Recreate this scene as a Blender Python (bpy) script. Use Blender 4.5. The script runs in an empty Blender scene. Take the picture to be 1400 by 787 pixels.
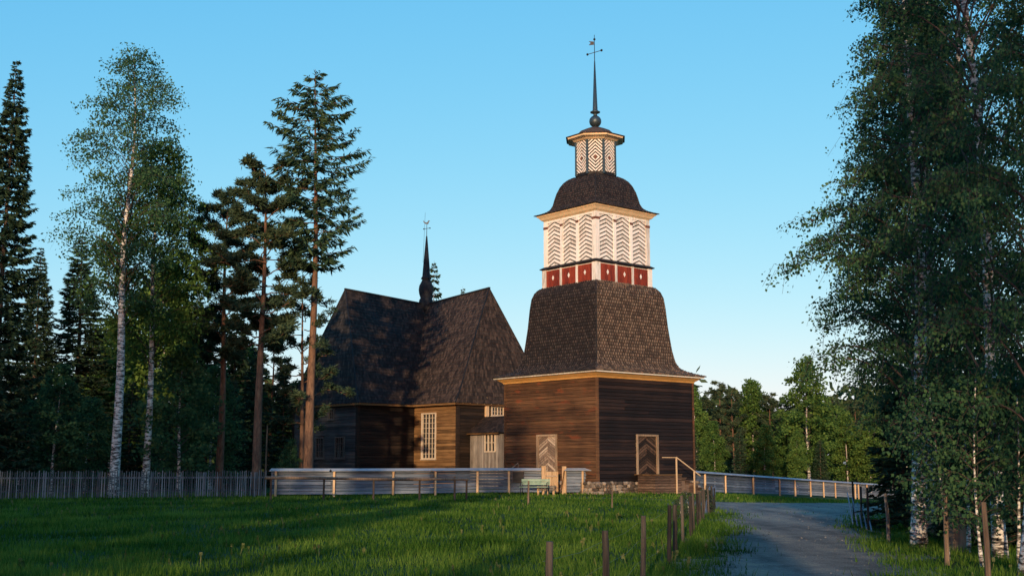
import bpy, math, random
import numpy as np
from mathutils import Vector, Matrix

PI = math.pi
rad = math.radians
scene = bpy.context.scene
COL = scene.collection
random.seed(7)

# ------------------------------------------------------------------ camera, world, sun, exposure
F_PX, PITCH, EYE = 1600.0, 8.478, 1.65
cam_data = bpy.data.cameras.new('camera')
cam_data.sensor_width = 36.0
cam_data.lens = 36.0 * F_PX / 1400.0
cam_data.clip_start = 0.1
cam_data.clip_end = 5000
cam = bpy.data.objects.new('camera', cam_data)
cam.location = (0, 0, EYE)
cam.rotation_euler = (rad(90 + PITCH), 0, 0)
COL.objects.link(cam)
scene.camera = cam

SUN_EL, SUN_AZ = 9.0, 9.0          # degrees; azimuth: how far left of straight behind the camera
world = bpy.data.worlds.new('World')
scene.world = world
world.use_nodes = True
wn, wl = world.node_tree.nodes, world.node_tree.links
wn.clear()
w_out = wn.new('ShaderNodeOutputWorld')
w_bg = wn.new('ShaderNodeBackground')
w_sky = wn.new('ShaderNodeTexSky')
w_sky.sky_type = 'NISHITA'
w_sky.sun_disc = False
w_sky.sun_elevation = rad(SUN_EL)
w_sky.sun_rotation = rad(180 + SUN_AZ)
w_sky.altitude = 0
w_sky.air_density = 1.0
w_sky.dust_density = 0.6
w_sky.ozone_density = 1.6
SKY = 0.15
w_bg.inputs['Strength'].default_value = SKY
w_sep = wn.new('ShaderNodeSeparateColor'); w_com = wn.new('ShaderNodeCombineColor')
wl.new(w_sky.outputs[0], w_sep.inputs[0])
for i, (x_ref, y_ref, p) in enumerate(((0.578, 0.58, 1.25), (0.84, 0.90, 0.56), (0.79, 0.98, 0.22))):     # the air's colour curve, one per channel
    m1 = wn.new('ShaderNodeMath'); m1.operation = 'MULTIPLY'; m1.inputs[1].default_value = SKY / x_ref
    m2 = wn.new('ShaderNodeMath'); m2.operation = 'POWER'; m2.inputs[1].default_value = p
    m3 = wn.new('ShaderNodeMath'); m3.operation = 'MULTIPLY'; m3.inputs[1].default_value = y_ref / SKY
    wl.new(w_sep.outputs[i], m1.inputs[0]); wl.new(m1.outputs[0], m2.inputs[0]); wl.new(m2.outputs[0], m3.inputs[0]); wl.new(m3.outputs[0], w_com.inputs[i])
wl.new(w_com.outputs[0], w_bg.inputs['Color'])
wl.new(w_bg.outputs[0], w_out.inputs['Surface'])

sun_data = bpy.data.lights.new('sun', 'SUN')
sun_data.energy = 4.6
sun_data.angle = rad(0.6)
sun_data.color = (1.0, 0.71, 0.42)
sun = bpy.data.objects.new('sun', sun_data)
_d = Vector((math.sin(rad(SUN_AZ)) * math.cos(rad(SUN_EL)), math.cos(rad(SUN_AZ)) * math.cos(rad(SUN_EL)), -math.sin(rad(SUN_EL))))
sun.rotation_euler = _d.to_track_quat('-Z', 'Y').to_euler()
sun.location = (-10, -60, 40)
COL.objects.link(sun)

scene.view_settings.view_transform = 'Standard'
scene.view_settings.look = 'None'
scene.view_settings.gamma = 1.0
scene.view_settings.use_curve_mapping = False
scene.view_settings.exposure = 0.0
scene.cycles.use_denoising = True
scene.cycles.max_bounces = 6
scene.cycles.diffuse_bounces = 3
scene.cycles.transmission_bounces = 3
scene.cycles.transparent_max_bounces = 4

# ------------------------------------------------------------------ helpers
def terrain(x, y):
    t = min(max((y - 40) / 38.0, 0), 1)
    t = t * t * (3 - 2 * t)
    return -0.065 * min(max(x - 8.0, 0), 36) * t

def ray_dir(px, py):
    th = rad(PITCH)
    u, v = (px - 700) / F_PX, (393.5 - py) / F_PX
    return (u, math.cos(th) - v * math.sin(th), math.sin(th) + v * math.cos(th))

def z_at(px, py, Y):
    """height of what shows at image row py when it stands at distance Y"""
    d = ray_dir(px, py)
    return EYE + d[2] * Y / d[1]

def x_at(px, Y, py=640):
    d = ray_dir(px, py)
    return d[0] * Y / d[1]

class MB:
    """collects faces for ONE mesh object; 'tone' is a per-face number the materials use for plank-to-plank variation"""
    def __init__(self):
        self.v, self.f, self.t, self.m = [], [], [], []
    def poly(self, pts, tone=None, mat=0):
        n = len(self.v)
        self.v.extend([tuple(p) for p in pts])
        self.f.append(tuple(range(n, n + len(pts))))
        self.t.append(random.random() if tone is None else tone)
        self.m.append(mat)
    def solid(self, bottom, top, tone=None, mat=0):
        """closed prism between two loops of equal length"""
        if tone is None: tone = random.random()
        n, k = len(self.v), len(bottom)
        self.v.extend([tuple(p) for p in bottom]); self.v.extend([tuple(p) for p in top])
        fs = [tuple(range(n + k - 1, n - 1, -1)), tuple(range(n + k, n + 2 * k))]
        for i in range(k):
            j = (i + 1) % k
            fs.append((n + i, n + j, n + k + j, n + k + i))
        self.f += fs; self.t += [tone] * len(fs); self.m += [mat] * len(fs)
    def box(self, x0, x1, y0, y1, z0, z1, tone=None, mat=0):
        self.solid([(x0, y0, z0), (x1, y0, z0), (x1, y1, z0), (x0, y1, z0)],
                   [(x0, y0, z1), (x1, y0, z1), (x1, y1, z1), (x0, y1, z1)], tone, mat)
    def beam(self, a, b, w, h, tone=None, up=(0, 0, 1), mat=0):
        a, b, up = Vector(a), Vector(b), Vector(up)
        d = (b - a).normalized()
        s = d.cross(up)
        if s.length < 1e-4: s = d.cross(Vector((1, 0, 0)))
        s.normalize(); u = s.cross(d).normalized()
        lp = lambda c: [c - s * w / 2 - u * h / 2, c + s * w / 2 - u * h / 2, c + s * w / 2 + u * h / 2, c - s * w / 2 + u * h / 2]
        self.solid(lp(a), lp(b), tone, mat)
    def tube(self, pts, radii, n=8, tone=None, cap=True, mat=0):
        if tone is None: tone = random.random()
        pts = [Vector(p) for p in pts]
        base = len(self.v)
        prev = None
        for i, p in enumerate(pts):
            d = (pts[min(i + 1, len(pts) - 1)] - pts[max(i - 1, 0)])
            d = d.normalized() if d.length > 1e-6 else Vector((0, 0, 1))
            if prev is None:
                s = d.cross(Vector((0.31, 0.95, 0.1))).normalized()
            else:
                s = (prev - d * prev.dot(d)).normalized()
            prev = s
            t = d.cross(s)
            for k in range(n):
                a = 2 * PI * k / n
                self.v.append(tuple(p + (s * math.cos(a) + t * math.sin(a)) * radii[i]))
        for i in range(len(pts) - 1):
            for k in range(n):
                j = (k + 1) % n
                self.f.append((base + i * n + k, base + i * n + j, base + (i + 1) * n + j, base + (i + 1) * n + k))
                self.t.append(tone); self.m.append(mat)
        if cap:
            e = base + (len(pts) - 1) * n
            self.f.append(tuple(range(e, e + n))); self.t.append(tone); self.m.append(mat)
            self.f.append(tuple(range(base + n - 1, base - 1, -1))); self.t.append(tone); self.m.append(mat)
    def lathe(self, prof, cx=0, cy=0, n=24, tone=None, turn=0.0, mat=0):
        """prof: (radius, z) from bottom to top"""
        if tone is None: tone = random.random()
        base = len(self.v)
        for r, z in prof:
            for k in range(n):
                a = 2 * PI * k / n + turn
                self.v.append((cx + r * math.cos(a), cy + r * math.sin(a), z))
        for i in range(len(prof) - 1):
            for k in range(n):
                j = (k + 1) % n
                self.f.append((base + i * n + k, base + i * n + j, base + (i + 1) * n + j, base + (i + 1) * n + k))
                self.t.append(tone); self.m.append(mat)
        e = base + (len(prof) - 1) * n
        self.f.append(tuple(range(e, e + n))); self.t.append(tone); self.m.append(mat)
        self.f.append(tuple(range(base + n - 1, base - 1, -1))); self.t.append(tone); self.m.append(mat)
    def build(self, name, mats, parent=None, smooth=False, loc=None):
        me = bpy.data.meshes.new(name)
        me.from_pydata(self.v, [], self.f)
        a = me.attributes.new('tone', 'FLOAT', 'FACE')
        a.data.foreach_set('value', np.array(self.t, dtype=np.float32))
        if not isinstance(mats, (list, tuple)): mats = [mats]
        for m in mats: me.materials.append(m)
        if len(mats) > 1:
            me.polygons.foreach_set('material_index', np.array(self.m, dtype=np.int32))
        if smooth:
            me.polygons.foreach_set('use_smooth', np.ones(len(self.f), dtype=bool))
        me.update()
        o = bpy.data.objects.new(name, me)
        COL.objects.link(o)
        if parent is not None: o.parent = parent
        if loc is not None: o.location = loc
        return o

def build_split(mb, name, mats, parent):
    """one object per separate piece of the collected mesh"""
    par = list(range(len(mb.v)))
    def find(a):
        while par[a] != a:
            par[a] = par[par[a]]; a = par[a]
        return a
    for f in mb.f:
        for b in f[1:]: par[find(b)] = find(f[0])
    groups = {}
    for fi, f in enumerate(mb.f): groups.setdefault(find(f[0]), []).append(fi)
    for fl in groups.values():
        m2 = MB(); idx = {}
        for fi in fl:
            for v_ in mb.f[fi]:
                if v_ not in idx: idx[v_] = len(m2.v); m2.v.append(mb.v[v_])
            m2.f.append(tuple(idx[v_] for v_ in mb.f[fi])); m2.t.append(mb.t[fi]); m2.m.append(mb.m[fi])
        m2.build(name, mats, parent)

def tag(o, label=None, cat=None, group=None, kind=None):
    if label: o['label'] = label
    if cat: o['category'] = cat
    if group: o['group'] = group
    if kind: o['kind'] = kind
    return o

def thing(name, label, cat, loc=(0, 0, 0), rz=0.0, group=None):
    o = bpy.data.objects.new(name, None)
    o.empty_display_size = 0.3
    o.location = loc
    o.rotation_euler = (0, 0, rz)
    COL.objects.link(o)
    return tag(o, label, cat, group)

def np_mesh(name, verts, faces_n, mat, tone=None, smooth=False):
    """verts (N,3) laid out face after face, every face with faces_n corners"""
    nv = len(verts); nf = nv // faces_n
    me = bpy.data.meshes.new(name)
    me.vertices.add(nv); me.loops.add(nv); me.polygons.add(nf)
    me.vertices.foreach_set('co', np.asarray(verts, dtype=np.float32).ravel())
    me.loops.foreach_set('vertex_index', np.arange(nv, dtype=np.int32))
    me.polygons.foreach_set('loop_start', np.arange(0, nv, faces_n, dtype=np.int32))
    a = me.attributes.new('tone', 'FLOAT', 'FACE')
    if tone is None: tone = np.random.default_rng(1).random(nf)
    a.data.foreach_set('value', np.asarray(tone, dtype=np.float32))
    me.materials.append(mat)
    me.update(calc_edges=True)
    me.validate()
    return me

# ------------------------------------------------------------------ materials
def new_mat(name):
    m = bpy.data.materials.new(name)
    m.use_nodes = True
    n = m.node_tree.nodes; l = m.node_tree.links
    n.clear()
    out = n.new('ShaderNodeOutputMaterial')
    return m, n, l, out

def ramp(n, stops):
    r = n.new('ShaderNodeValToRGB')
    e = r.color_ramp.elements
    while len(e) < len(stops): e.new(0.5)
    for i, (p, c) in enumerate(stops):
        e[i].position = p
        e[i].color = (c[0], c[1], c[2], 1)
    return r

def surf(name, dark, mid, light, streak=(2, 2, 30), scale=1.0, rough=0.8, tone_amt=0.45, bump=0.35, spec=0.25, detail=6, bump_dist=0.01, stain=None, big_amt=0.4):
    """wood/paint/stone: streaky noise + per-face tone -> three colours"""
    m, n, l, out = new_mat(name)
    b = n.new('ShaderNodeBsdfPrincipled')
    tc = n.new('ShaderNodeTexCoord')
    mp = n.new('ShaderNodeMapping'); mp.inputs['Scale'].default_value = streak
    nz = n.new('ShaderNodeTexNoise'); nz.inputs['Scale'].default_value = scale; nz.inputs['Detail'].default_value = detail
    nz.inputs['Roughness'].default_value = 0.65
    big = n.new('ShaderNodeTexNoise'); big.inputs['Scale'].default_value = 0.7; big.inputs['Detail'].default_value = 4
    at = n.new('ShaderNodeAttribute'); at.attribute_name = 'tone'
    l.new(tc.outputs['Object'], mp.inputs['Vector']); l.new(mp.outputs[0], nz.inputs['Vector'])
    l.new(tc.outputs['Object'], big.inputs['Vector'])
    a1 = n.new('ShaderNodeMath'); a1.operation = 'MULTIPLY_ADD'      # tone*amt + noise
    l.new(at.outputs['Fac'], a1.inputs[0]); a1.inputs[1].default_value = tone_amt; l.new(nz.outputs['Fac'], a1.inputs[2])
    a2 = n.new('ShaderNodeMath'); a2.operation = 'MULTIPLY_ADD'
    l.new(big.outputs['Fac'], a2.inputs[0]); a2.inputs[1].default_value = big_amt; l.new(a1.outputs[0], a2.inputs[2])
    a3 = n.new('ShaderNodeMath'); a3.operation = 'SUBTRACT'
    l.new(a2.outputs[0], a3.inputs[0]); a3.inputs[1].default_value = big_amt / 2 + tone_amt / 2
    r = ramp(n, [(0.25, dark), (0.5, mid), (0.78, light)])
    l.new(a3.outputs[0], r.inputs[0])
    col = r.outputs[0]
    if stain:
        sc, th, amount = stain
        sn = n.new('ShaderNodeTexNoise'); sn.inputs['Scale'].default_value = 1.1; sn.inputs['Detail'].default_value = 5
        sm = n.new('ShaderNodeMapping'); sm.inputs['Scale'].default_value = (0.8, 0.8, 2.5); sm.inputs['Location'].default_value = (3.3, 1.7, 0.4)
        l.new(tc.outputs['Object'], sm.inputs[0]); l.new(sm.outputs[0], sn.inputs['Vector'])
        mr = n.new('ShaderNodeMapRange'); mr.inputs[1].default_value = th; mr.inputs[2].default_value = th + 0.12
        mr.inputs[4].default_value = amount
        l.new(sn.outputs['Fac'], mr.inputs[0])
        mx = n.new('ShaderNodeMix'); mx.data_type = 'RGBA'
        l.new(mr.outputs[0], mx.inputs[0]); l.new(col, mx.inputs[6]); mx.inputs[7].default_value = (*sc, 1)
        col = mx.outputs[2]
    l.new(col, b.inputs['Base Color'])
    b.inputs['Roughness'].default_value = rough
    b.inputs['Specular IOR Level'].default_value = spec
    bp = n.new('ShaderNodeBump'); bp.inputs['Strength'].default_value = bump; bp.inputs['Distance'].default_value = bump_dist
    l.new(nz.outputs['Fac'], bp.inputs['Height']); l.new(bp.outputs[0], b.inputs['Normal'])
    l.new(b.outputs[0], out.inputs['Surface'])
    return m

def leafy(name, dark, mid, light, transl=0.3, scale=0.6):
    m, n, l, out = new_mat(name)
    tc = n.new('ShaderNodeTexCoord')
    nz = n.new('ShaderNodeTexNoise'); nz.inputs['Scale'].default_value = scale; nz.inputs['Detail'].default_value = 3
    at = n.new('ShaderNodeAttribute'); at.attribute_name = 'tone'
    oi = n.new('ShaderNodeObjectInfo')
    l.new(tc.outputs['Object'], nz.inputs['Vector'])
    a = n.new('ShaderNodeMath'); a.operation = 'MULTIPLY_ADD'
    l.new(at.outputs['Fac'], a.inputs[0]); a.inputs[1].default_value = 0.45; l.new(nz.outputs['Fac'], a.inputs[2])
    a2 = n.new('ShaderNodeMath'); a2.operation = 'MULTIPLY_ADD'
    l.new(oi.outputs['Random'], a2.inputs[0]); a2.inputs[1].default_value = 0.16; l.new(a.outputs[0], a2.inputs[2])
    s = n.new('ShaderNodeMath'); s.operation = 'SUBTRACT'; l.new(a2.outputs[0], s.inputs[0]); s.inputs[1].default_value = 0.3
    r = ramp(n, [(0.2, dark), (0.48, mid), (0.85, light)])
    l.new(s.outputs[0], r.inputs[0])
    d = n.new('ShaderNodeBsdfDiffuse'); t = n.new('ShaderNodeBsdfTranslucent'); mx = n.new('ShaderNodeMixShader')
    l.new(r.outputs[0], d.inputs[0]); l.new(r.outputs[0], t.inputs[0])
    mx.inputs[0].default_value = transl
    l.new(d.outputs[0], mx.inputs[1]); l.new(t.outputs[0], mx.inputs[2])
    l.new(mx.outputs[0], out.inputs['Surface'])
    return m

def birch_bark(name):
    m, n, l, out = new_mat(name)
    b = n.new('ShaderNodeBsdfPrincipled')
    tc = n.new('ShaderNodeTexCoord')
    mp = n.new('ShaderNodeMapping'); mp.inputs['Scale'].default_value = (2.2, 2.2, 9)
    nz = n.new('ShaderNodeTexNoise'); nz.inputs['Scale'].default_value = 1.6; nz.inputs['Detail'].default_value = 5; nz.inputs['Roughness'].default_value = 0.7
    l.new(tc.outputs['Object'], mp.inputs[0]); l.new(mp.outputs[0], nz.inputs['Vector'])
    sep = n.new('ShaderNodeSeparateXYZ'); l.new(tc.outputs['Object'], sep.inputs[0])
    hz = n.new('ShaderNodeMapRange'); hz.inputs[1].default_value = 0; hz.inputs[2].default_value = 14; hz.inputs[3].default_value = 0.05; hz.inputs[4].default_value = 0.03
    l.new(sep.outputs['Z'], hz.inputs[0])
    ad = n.new('ShaderNodeMath'); ad.operation = 'SUBTRACT'; l.new(nz.outputs['Fac'], ad.inputs[0]); l.new(hz.outputs[0], ad.inputs[1])
    r = ramp(n, [(0.38, (0.03, 0.027, 0.025)), (0.44, (0.20, 0.18, 0.16)), (0.50, (0.62, 0.60, 0.56)), (0.75, (0.72, 0.70, 0.66))])
    l.new(ad.outputs[0], r.inputs[0])
    at = n.new('ShaderNodeAttribute'); at.attribute_name = 'tone'
    gt = n.new('ShaderNodeMath'); gt.operation = 'LESS_THAN'; gt.inputs[1].default_value = 0.4
    l.new(at.outputs['Fac'], gt.inputs[0])
    mx = n.new('ShaderNodeMix'); mx.data_type = 'RGBA'; mx.inputs[7].default_value = (0.055, 0.038, 0.030, 1)
    l.new(gt.outputs[0], mx.inputs[0]); l.new(r.outputs[0], mx.inputs[6]); l.new(mx.outputs[2], b.inputs['Base Color'])
    b.inputs['Roughness'].default_value = 0.75
    bp = n.new('ShaderNodeBump'); bp.inputs['Strength'].default_value = 0.5; bp.inputs['Distance'].default_value = 0.02
    l.new(nz.outputs['Fac'], bp.inputs['Height']); l.new(bp.outputs[0], b.inputs['Normal'])
    l.new(b.outputs[0], out.inputs['Surface'])
    return m

def ground_mat(name, stops, scale=0.5, bump=0.6, fine=14, rough=0.95, dist=0.05):
    m, n, l, out = new_mat(name)
    b = n.new('ShaderNodeBsdfPrincipled')
    tc = n.new('ShaderNodeTexCoord')
    n1 = n.new('ShaderNodeTexNoise'); n1.inputs['Scale'].default_value = scale; n1.inputs['Detail'].default_value = 6
    n2 = n.new('ShaderNodeTexNoise'); n2.inputs['Scale'].default_value = fine; n2.inputs['Detail'].default_value = 8; n2.inputs['Roughness'].default_value = 0.75
    l.new(tc.outputs['Object'], n1.inputs['Vector']); l.new(tc.outputs['Object'], n2.inputs['Vector'])
    a = n.new('ShaderNodeMath'); a.operation = 'MULTIPLY_ADD'; l.new(n2.outputs['Fac'], a.inputs[0]); a.inputs[1].default_value = 0.7
    l.new(n1.outputs['Fac'], a.inputs[2])
    s = n.new('ShaderNodeMath'); s.operation = 'SUBTRACT'; l.new(a.outputs[0], s.inputs[0]); s.inputs[1].default_value = 0.35
    r = ramp(n, stops); l.new(s.outputs[0], r.inputs[0])
    l.new(r.outputs[0], b.inputs['Base Color']); b.inputs['Roughness'].default_value = rough
    b.inputs['Specular IOR Level'].default_value = 0.15
    bp = n.new('ShaderNodeBump'); bp.inputs['Strength'].default_value = bump; bp.inputs['Distance'].default_value = dist
    l.new(n2.outputs['Fac'], bp.inputs['Height']); l.new(bp.outputs[0], b.inputs['Normal'])
    l.new(b.outputs[0], out.inputs['Surface'])
    return m

def plain(name, col, rough=0.5, metal=0.0):
    m, n, l, out = new_mat(name)
    b = n.new('ShaderNodeBsdfPrincipled')
    b.inputs['Base Color'].default_value = (*col, 1); b.inputs['Roughness'].default_value = rough; b.inputs['Metallic'].default_value = metal
    l.new(b.outputs[0], out.inputs['Surface'])
    return m

M = {}
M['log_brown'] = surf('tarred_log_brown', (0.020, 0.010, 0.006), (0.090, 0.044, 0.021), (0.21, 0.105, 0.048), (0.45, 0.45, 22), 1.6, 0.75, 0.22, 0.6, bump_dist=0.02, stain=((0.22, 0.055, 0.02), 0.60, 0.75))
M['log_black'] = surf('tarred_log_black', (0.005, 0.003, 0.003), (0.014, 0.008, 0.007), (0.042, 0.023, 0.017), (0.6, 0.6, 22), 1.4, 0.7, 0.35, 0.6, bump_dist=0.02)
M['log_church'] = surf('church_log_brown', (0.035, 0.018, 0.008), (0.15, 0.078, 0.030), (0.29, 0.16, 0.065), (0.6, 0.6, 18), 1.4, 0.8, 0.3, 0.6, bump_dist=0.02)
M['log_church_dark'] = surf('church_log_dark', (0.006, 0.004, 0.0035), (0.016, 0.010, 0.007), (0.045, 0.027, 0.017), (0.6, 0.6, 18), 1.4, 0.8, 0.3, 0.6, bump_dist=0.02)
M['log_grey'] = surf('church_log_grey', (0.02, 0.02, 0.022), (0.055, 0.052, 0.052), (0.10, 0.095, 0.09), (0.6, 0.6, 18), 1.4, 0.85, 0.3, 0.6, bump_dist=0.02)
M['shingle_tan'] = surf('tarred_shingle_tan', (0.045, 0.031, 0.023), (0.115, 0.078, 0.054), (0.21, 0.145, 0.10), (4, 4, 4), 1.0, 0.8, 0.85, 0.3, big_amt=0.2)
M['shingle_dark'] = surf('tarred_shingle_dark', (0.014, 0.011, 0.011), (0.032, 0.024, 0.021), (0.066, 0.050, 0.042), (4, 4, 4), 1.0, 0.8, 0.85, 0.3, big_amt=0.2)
M['shingle_church'] = surf('church_shingle', (0.012, 0.008, 0.006), (0.028, 0.018, 0.014), (0.055, 0.036, 0.027), (5, 5, 1.5), 1.0, 0.8, 0.4, 0.3, big_amt=0.3)
M['shingle_church_grey'] = surf('church_shingle_grey', (0.010, 0.009, 0.009), (0.026, 0.021, 0.019), (0.055, 0.045, 0.040), (5, 5, 1.5), 1.0, 0.8, 0.4, 0.3, big_amt=0.3)
M['shingle_church_sunlit'] = surf('church_shingle_sunlit', (0.016, 0.011, 0.009), (0.042, 0.028, 0.021), (0.085, 0.056, 0.041), (5, 5, 1.5), 1.0, 0.8, 0.4, 0.3, big_amt=0.3)  # lighter copy of the church shingle, sunlight put into the colour
M['spire'] = surf('spire_black_shingle', (0.006, 0.007, 0.009), (0.014, 0.016, 0.02), (0.03, 0.032, 0.036), (6, 6, 6), 1.5, 0.8, 0.3, 0.3)
M['white'] = surf('weathered_white_paint', (0.42, 0.385, 0.33), (0.72, 0.69, 0.63), (0.80, 0.78, 0.73), (9, 9, 1.3), 1.3, 0.75, 0.35, 0.2)
M['yellow'] = surf('ochre_paint', (0.55, 0.28, 0.08), (0.68, 0.37, 0.12), (0.74, 0.44, 0.17), (2, 2, 6), 1.5, 0.7, 0.2, 0.1)
M['cream'] = surf('cream_ochre_paint', (0.50, 0.36, 0.20), (0.66, 0.50, 0.30), (0.74, 0.58, 0.38), (2, 2, 6), 1.5, 0.7, 0.2, 0.1)
M['red'] = surf('red_ochre_paint', (0.09, 0.016, 0.010), (0.22, 0.032, 0.014), (0.30, 0.055, 0.025), (9, 9, 1.5), 1.5, 0.7, 0.3, 0.15)
M['backing_board'] = surf('dark_backing_board', (0.03, 0.028, 0.026), (0.065, 0.06, 0.056), (0.11, 0.10, 0.09), (3, 3, 6), 1.5, 0.8, 0.3, 0.1)  # dark grey board behind the gaps of the white herringbone
M['black'] = surf('black_tar', (0.006, 0.006, 0.007), (0.014, 0.012, 0.012), (0.03, 0.026, 0.024), (3, 3, 6), 1.5, 0.6, 0.3, 0.1)
M['capital'] = surf('brown_capital_paint', (0.10, 0.045, 0.03), (0.16, 0.07, 0.045), (0.2, 0.09, 0.06), (3, 3, 6), 1.5, 0.7, 0.3, 0.1)
M['pale_wood'] = surf('pale_new_wood', (0.30, 0.19, 0.10), (0.52, 0.35, 0.20), (0.66, 0.47, 0.29), (12, 12, 1.5), 1.2, 0.75, 0.3, 0.3)
M['frame_wood'] = surf('door_frame_wood', (0.16, 0.11, 0.07), (0.30, 0.21, 0.135), (0.42, 0.31, 0.20), (12, 12, 1.5), 1.2, 0.75, 0.3, 0.3)
M['door_wood'] = surf('weathered_door_board', (0.16, 0.11, 0.08), (0.34, 0.25, 0.18), (0.50, 0.39, 0.29), (6, 6, 6), 1.2, 0.8, 0.6, 0.3)
M['door_dark'] = surf('dark_door_board', (0.015, 0.010, 0.008), (0.04, 0.024, 0.016), (0.10, 0.06, 0.04), (6, 6, 6), 1.2, 0.8, 0.7, 0.3)
M['fence_grey'] = surf('silvery_fence_board', (0.055, 0.07, 0.095), (0.115, 0.142, 0.185), (0.22, 0.25, 0.295), (1.2, 1.2, 26), 1.3, 0.85, 0.4, 0.5)
M['cap_grey'] = surf('silvery_cap_board', (0.18, 0.20, 0.225), (0.28, 0.30, 0.33), (0.40, 0.42, 0.44), (1.5, 1.5, 20), 1.3, 0.85, 0.3, 0.3)
M['picket'] = surf('grey_picket', (0.05, 0.052, 0.055), (0.11, 0.115, 0.12), (0.22, 0.225, 0.23), (14, 14, 1.5), 1.2, 0.85, 0.6, 0.4)
M['post_wood'] = surf('grey_post', (0.045, 0.038, 0.033), (0.11, 0.09, 0.075), (0.22, 0.19, 0.155), (14, 14, 1.5), 1.2, 0.85, 0.4, 0.6)
M['post_dark'] = surf('dark_weathered_post', (0.014, 0.012, 0.012), (0.038, 0.033, 0.029), (0.10, 0.085, 0.07), (14, 14, 1.5), 1.2, 0.85, 0.4, 0.6)
M['post_brown'] = surf('brown_post', (0.045, 0.030, 0.021), (0.11, 0.075, 0.052), (0.21, 0.15, 0.105), (14, 14, 1.5), 1.2, 0.8, 0.4, 0.5)
M['step_wood'] = surf('worn_step_board', (0.035, 0.021, 0.015), (0.10, 0.062, 0.043), (0.21, 0.14, 0.097), (2, 2, 20), 1.2, 0.85, 0.4, 0.4)
M['porch'] = surf('porch_grey_board', (0.12, 0.10, 0.085), (0.22, 0.19, 0.16), (0.33, 0.29, 0.245), (10, 10, 1.2), 1.2, 0.85, 0.4, 0.4)
M['stone'] = surf('field_stone', (0.06, 0.048, 0.038), (0.16, 0.125, 0.098), (0.30, 0.245, 0.19), (5, 5, 5), 1.4, 0.9, 0.7, 0.7, bump_dist=0.03)
M['pebble'] = surf('grey_pebble', (0.05, 0.05, 0.05), (0.11, 0.105, 0.10), (0.19, 0.18, 0.165), (5, 5, 5), 1.4, 0.9, 0.7, 0.3)
M['metal'] = plain('dark_copper', (0.05, 0.075, 0.085), 0.45, 0.6)
M['iron'] = plain('black_iron', (0.02, 0.02, 0.022), 0.5, 0.5)
M['wire'] = plain('galvanised_wire', (0.16, 0.17, 0.17), 0.45, 0.7)
M['glass'] = plain('old_glass', (0.02, 0.022, 0.025), 0.08)
M['frame_dark'] = surf('shaded_window_frame_paint', (0.05, 0.045, 0.04), (0.10, 0.09, 0.08), (0.16, 0.145, 0.13), (8, 8, 8), 1.2, 0.7, 0.2, 0.2)  # darker copy of the window frame paint, the left arm's shade in its colour
M['frame'] = surf('window_frame_paint', (0.36, 0.28, 0.20), (0.52, 0.42, 0.31), (0.62, 0.52, 0.40), (8, 8, 8), 1.2, 0.7, 0.2, 0.2)
M['bench_green'] = surf('pale_green_paint', (0.14, 0.22, 0.16), (0.23, 0.33, 0.24), (0.31, 0.41, 0.31), (5, 5, 5), 1.2, 0.6, 0.3, 0.2)
M['bark_birch'] = birch_bark('birch_bark')
M['bark_pine'] = surf('pine_bark', (0.05, 0.030, 0.022), (0.14, 0.078, 0.050), (0.26, 0.15, 0.09), (7, 7, 2), 1.5, 0.9, 0.2, 0.9, bump_dist=0.04)
M['bark_spruce'] = surf('spruce_bark', (0.04, 0.030, 0.025), (0.10, 0.072, 0.055), (0.18, 0.13, 0.095), (7, 7, 2), 1.5, 0.9, 0.2, 0.9, bump_dist=0.04)
M['leaf_birch'] = leafy('birch_leaf', (0.022, 0.060, 0.036), (0.052, 0.120, 0.056), (0.105, 0.185, 0.070), 0.4)
M['leaf_birch_lush'] = leafy('birch_leaf_lush', (0.032, 0.070, 0.022), (0.078, 0.150, 0.036), (0.16, 0.25, 0.06), 0.35)
M['needle_spruce'] = leafy('spruce_needle', (0.012, 0.028, 0.020), (0.030, 0.058, 0.036), (0.062, 0.10, 0.050), 0.15)
M['needle_light'] = leafy('light_conifer_needle', (0.020, 0.045, 0.028), (0.048, 0.090, 0.048), (0.10, 0.15, 0.065), 0.2)
M['needle_pine'] = leafy('pine_needle', (0.016, 0.034, 0.025), (0.040, 0.068, 0.042), (0.090, 0.12, 0.058), 0.15)
M['wood_far'] = leafy('far_wood_leaf', (0.016, 0.036, 0.018), (0.045, 0.080, 0.032), (0.10, 0.13, 0.05), 0.2, 0.12)
M['grass_ground'] = ground_mat('meadow_ground', [(0.2, (0.010, 0.022, 0.007)), (0.5, (0.022, 0.052, 0.012)), (0.85, (0.05, 0.095, 0.022))], 0.25, 0.8, 9)
M['grass'] = leafy('grass_blade', (0.012, 0.038, 0.007), (0.048, 0.115, 0.016), (0.17, 0.26, 0.045), 0.45, 0.35)
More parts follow.
